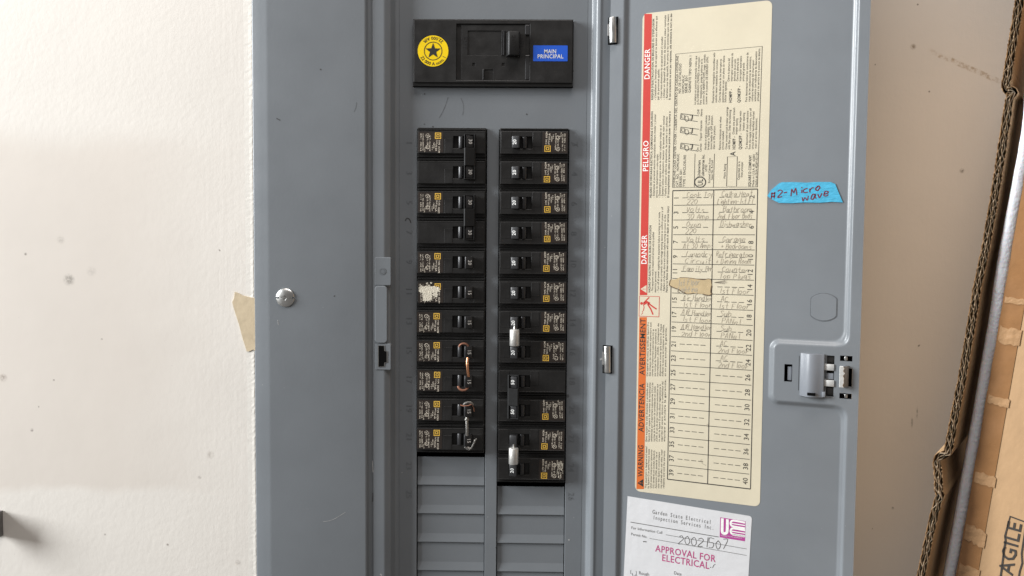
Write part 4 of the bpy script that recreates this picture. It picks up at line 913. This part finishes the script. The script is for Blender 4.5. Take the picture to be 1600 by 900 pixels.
# inspection sticker
o = Sheet('inspection_sticker', 978, 900, 'white inspection approval sticker with magenta print, below the directory', 'label')
a, b = o.P(980.7, 775.2), o.P(1175, 806.8); ux = Vector((b[0]-a[0], b[1]-a[1])).normalized(); vz = Vector((ux.y, -ux.x))*.115; rr = .0022
def cr(p): return p
c4 = [Vector(a)+vz, Vector(b)+vz, Vector(b)-ux*0, Vector(a)]
poly = [c4[0], c4[1]]
for k in range(5):
    q = math.radians(90*k/4); poly.append(c4[2]-ux*(rr-rr*math.cos(q))+vz.normalized()*(rr-rr*math.sin(q)))
poly.append(c4[3])
MB().slab([tuple(q) for q in poly], -.00022, -.00002).build('sheet', 'white_paper', o.e)
def zp(x, y): return 940+x/5.625, 740+y/5.625
def it(layer, m, st, p0, p1, h, w='r', mono=0): o.text(layer, m, st, zp(*p0), zp(*p1), h, w, mono=mono)
it('typed_line', 'typed', 'Garden State Electrical', (447, 350), (965, 443), 6.4, 'r', .62); it('typed_line', 'typed', 'Inspection Services Inc.', (449, 399), (990, 494), 6.4, 'r', .62)
def il(pts, w=.8, layer='rules', m='typed'): o.line(layer, m, [zp(*q) for q in pts], w)
il([(255, 425), (1030, 556)], 1.1); il([(565, 536), (1275, 661)], .7); il([(422, 568), (1275, 718)], .7)
it('small_line', 'typed', 'For Information Call', (260, 484), (535, 530), 4.3); it('small_line', 'typed', 'Permit No.', (258, 540), (402, 566), 4.3)
o.hand('pencil_number', 'typed', '20021507', zp(665, 612), zp(1112, 668), 14, .95, jit=.3, slant=.1)
it('approval_word', 'pink', 'APPROVAL FOR', (472, 682), (1003, 777), 10.6, 'b'); it('approval_word', 'pink', 'ELECTRICAL', (528, 764), (948, 838), 10.6, 'b')
il([(955, 825), (962, 822)], 1.2); il([(975, 828), (985, 805), (1000, 795)], .9); il([(365, 596), (395, 598)], 1.6)
it('small_line', 'typed', 'Rough', (327, 884), (420, 899), 5.4); it('small_line', 'typed', 'Date', (635, 884), (703, 897), 5.4)
il([(262, 848), (256, 850), (256, 878), (262, 880)], .7); il([(300, 856), (306, 858), (306, 886), (300, 888)], .7); il([(268, 872), (278, 905)], .9); il([(290, 900), (300, 888), (312, 896), (306, 912), (292, 910), (290, 900)], .9)
# magenta emblem with the three white letters
q = [zp(1043, 383), zp(1266, 418), zp(1260, 594), zp(1038, 558)]
em = MB().flat([o.P(*k) for k in q][::-1], at_y(-.00030)).build('emblem', 'magenta', o.e)
def ew(pts, w): o.line('emblem_letters', 'ink_white', [zp(*k) for k in pts], w, y=-.00036)
ew(smooth2([(1062, 392), (1060, 500), (1066, 520), (1080, 526), (1096, 520), (1104, 500), (1106, 400)], 3), 4.2)
for yy in (0, 68):
    ew(smooth2([(1262, 430+yy), (1160, 412+yy), (1138, 424+yy), (1136, 444+yy), (1155, 462+yy), (1260, 480+yy)], 3), 3.0); ew([(1140, 436+yy*1.0), (1262, 455+yy)], 1.6)
ew([(1150, 535), (1256, 552)], 2.6); 
it('emblem_small', 'white_paper', 'INSPECTION AGENCY', (1050, 546), (1235, 572), 1.6)
o.flush()
# ================================================================== packaging leaning at the right
YE = -.165                                                     # nearest edge of the board
path = [(1592, -60), (1592.5, 0), (1586, 40), (1578.5, 85), (1571.5, 130), (1571, 136), (1573.5, 140), (1582, 141), (1583.5, 144), (1579, 148), (1577, 154), (1566, 225), (1553, 310), (1540, 385), (1526, 450), (1515, 520), (1503, 590), (1492, 645), (1482, 700), (1479.5, 709), (1473, 712), (1464.5, 716), (1463, 723), (1465, 740), (1466, 768), (1468.5, 776), (1465, 783), (1459, 805), (1452, 835), (1446, 865), (1440, 892), (1432, 935), (1424, 975)]
ctr = [Vector(on_y(x, y, YE)) for x, y in path]
# resample evenly
def resample(p, step):
    out = [p[0].copy()]; acc = 0
    for a, b in zip(p, p[1:]):
        l = (b-a).length; d = step-acc
        while d <= l: out.append(a.lerp(b, d/l)); d += step
        acc = l-(d-step)
    return out
ctr = resample(ctr, .0012)
nrm = []
for i in range(len(ctr)):
    t_ = (ctr[min(i+2, len(ctr)-1)]-ctr[max(i-2, 0)]).normalized(); nrm.append(Vector((t_.y, -t_.x)))
    if nrm[-1].x < 0: nrm[-1] = -nrm[-1]
TK = .0027                                                    # half thickness of the double wall
DEP = Vector((.100, .135)); nb = len(ctr)
rz_ = random.Random(8)
brd = empty('corrugated_board', (ctr[-1].x, YE, ctr[-1].y)); tag(brd, 'brown double-wall corrugated board with its torn fluted edge facing out', 'cardboard')
BO = Vector((ctr[-1].x, YE, ctr[-1].y))
def bpt(i, off, dep): 
    c_ = ctr[i]+nrm[i]*off; return (c_.x+DEP.x*dep-BO.x, YE+DEP.y*dep-BO.y, c_.y-BO.z)
def liner(off, name, th=.00019, d0=0):
    mb = MB(); wob = [rz_.uniform(-.00018, .00018) for _ in range(nb)]; back = [rz_.uniform(0, .02) for _ in range(nb)]
    for i in range(nb):
        for o_, dp in ((off-th+wob[i], d0+back[i]), (off+th+wob[i], d0+back[i]), (off+th, 1), (off-th, 1)): mb.v.append(bpt(i, o_, dp))
    for i in range(nb-1):
        for k in range(4): mb.f.append((4*i+k, 4*i+(k+1)%4, 4*i+4+(k+1)%4, 4*i+4+k))
    return mb.build(name, 'card_edge' if d0 == 0 and name != 'face_liner' else 'card_dark', brd, smooth=True)
liner(-TK, 'face_liner'); liner(0, 'middle_liner', .00016); liner(TK, 'face_liner')
for lo, hi in ((-TK, 0), (0, TK)):                            # fluted medium: a zigzag sheet between each pair of liners
    mb = MB(); k = 0; i = 0; sgn = 1; keys = []
    while i < nb: keys.append((i, (lo+.0003+rz_.uniform(0, .0006)) if sgn > 0 else (hi-.0003-rz_.uniform(0, .0006)))); i += rz_.choice((2, 3, 3, 3, 4)); sgn = -sgn
    th = .00011
    for n_, (i, off) in enumerate(keys):
        a = Vector(bpt(i, off, .004)); dn = Vector(bpt(min(i+1, nb-1), off, 0))-Vector(bpt(max(i-1, 0), off, 0)); dn = dn.normalized()*th
        b = Vector(bpt(i, off, .6)); mb.v += [tuple(a-dn), tuple(a+dn), tuple(b+dn), tuple(b-dn)]
    for n_ in range(len(keys)-1):
        for q in range(4): mb.f.append((4*n_+q, 4*n_+(q+1)%4, 4*n_+4+(q+1)%4, 4*n_+4+q))
    mb.build('fluting', 'card_edge', brd)
# carton turned a little towards the viewer and leaning: its front plane
YX = -.150; PHI = math.radians(-35)
def carton_axes(a): R3 = Matrix.Rotation(PHI, 3, 'Z') @ Matrix.Rotation(a, 3, 'Y'); return R3 @ Vector((1, 0, 0)), R3 @ Vector((0, 0, 1)), R3 @ Vector((0, -1, 0))
c0 = on_y(1494, 900, YX); CO = Vector((c0[0], YX, c0[1]))
def px_of(p): d = p-CAM; return 800+FPX*d.dot(rt)/d.dot(fw), 450-FPX*d.dot(up)/d.dot(fw)
best = None
for k in range(400):
    a = .001*k; u3 = carton_axes(a)[1]; p = CO+u3*.36; q = px_of(p)
    e = abs((q[0]-1494)/(900-q[1])-.170)
    if best is None or e < best[0]: best = (e, a)
ang = best[1]; va, ua, na = carton_axes(ang); box_o = CO-ua*.10
carton = empty('cardboard_box', box_o, (0, ang, PHI)); tag(carton, 'taped brown cardboard box marked fragile at the lower right corner', 'box')
def cl_(px, py):
    d = ray(px, py); k = (CO-CAM).dot(na)/d.dot(na); p = CAM+d*k-box_o; return p.dot(va), p.dot(ua)
MB().box(.0006, .22, .0006, .06, -.05, .62).build('carton', 'card', carton, bevel=.002, seg=3, smooth=True)
tx = cl_(1562, 700)[0]
mb = MB(); r = random.Random(6); nseg = 70
L1 = [(-.0004+r.uniform(0, .0006), -.05+.67*k/nseg) for k in range(nseg+1)]
mb.slab([(tx, -.05), (tx, .62)]+L1[::-1], .0002, .0005); mb.build('packing_tape', 'pack_tape', carton)
for px, py, w, s_ in ((1550, 520, .011, .12), (1540, 622, .006, .10), (1528, 745, .008, .16), (1524, 832, .012, .5), (1502, 890, .010, .25), (1588, 470, .004, .05)):
    a = cl_(px, py); mb = MB(); top = []; bot = []
    for k in range(9):
        x = .0008+(tx+.001-.0008)*k/8; zc = a[1]-s_*x*.6; top.append((x, zc+w/2*r.uniform(.7, 1.1))); bot.append((x, zc-w/2*r.uniform(.7, 1.1)))
    mb.slab(bot+top[::-1], -.0001-r.uniform(0, .0001), .0003); mb.build('tape_wrinkle', 'pack_tape_pale', carton)
mb = MB(); fy = at_y(.0002)
text_line(mb, 'FRAGILE', tuple(Vector(cl_(1579.5, 899))-Vector((0, .028))), cl_(1596.4, 817), .0075, fy, 'b') if 0 else None
a = Vector(cl_(1581.5, 900)); b = Vector(cl_(1597, 818)); d_ = (b-a); per = d_.length/tw('AGILE', 'b'); st_ = a-d_.normalized()*tw('FR', 'b')*per
text_line(mb, 'FRAGILE', tuple(st_), tuple(b), .0078, fy, 'b')
mb.build('fragile_word', 'print_box', carton)
fr = [(1560, 925), (1566, 880), (1569, 856), (1571, 846), (1570, 838), (1578, 807), (1640, 830)]
mb = MB().ribbon([cl_(*k) for k in fr], .0010, fy); mb.ribbon([cl_(*k) for k in ((1588, 925), (1593, 893), (1597, 880), (1596, 865), (1602, 826))], .0009, fy); mb.build('printed_frame', 'print_box', carton)
# foam sheet wedged between board and box
fl = [(1603, 120), (1598, 190), (1586, 262), (1570, 345), (1556, 425), (1545, 500), (1532, 575), (1521, 640), (1512, 690), (1503, 740), (1495, 785), (1486, 835), (1474, 900), (1463, 960)]
def edge_y(py):                                              # how near the carton's edge is at that height
    k = (900-py)/735*.36; return (CO+ua*k).y
foam = []
for x, y in smooth2(fl, 6):
    Y = edge_y(y)+.006; q = on_y(x, y, Y); foam.append(Vector((q[0], Y, q[1])))
fo = foam[-1].copy(); fe = empty('foam_sheet', fo); tag(fe, 'white foam sheet edge wedged between the corrugated board and the box', 'foam')
mb = MB(); K = 11
for p in foam:
    p = p-fo; jw = random.uniform(-.00012, .00012); p.x += random.uniform(-.00012, .00012)
    for k in range(K):
        a = math.pi*(k/(K-1)); rx, ry = .0038+jw, .0030+.6*jw
        mb.v.append((p.x+rx-rx*math.cos(a)+.0, p.y-ry*math.sin(a)**.5, p.z))
    mb.v.append((p.x+.020, p.y+.026, p.z)); mb.v.append((p.x+.016, p.y+.028, p.z))
K2 = K+2
for i in range(len(foam)-1):
    for k in range(K2): mb.f.append((i*K2+k, i*K2+(k+1)%K2, (i+1)*K2+(k+1)%K2, (i+1)*K2+k))
mb.build('sheet', 'foam', fe, smooth=True)
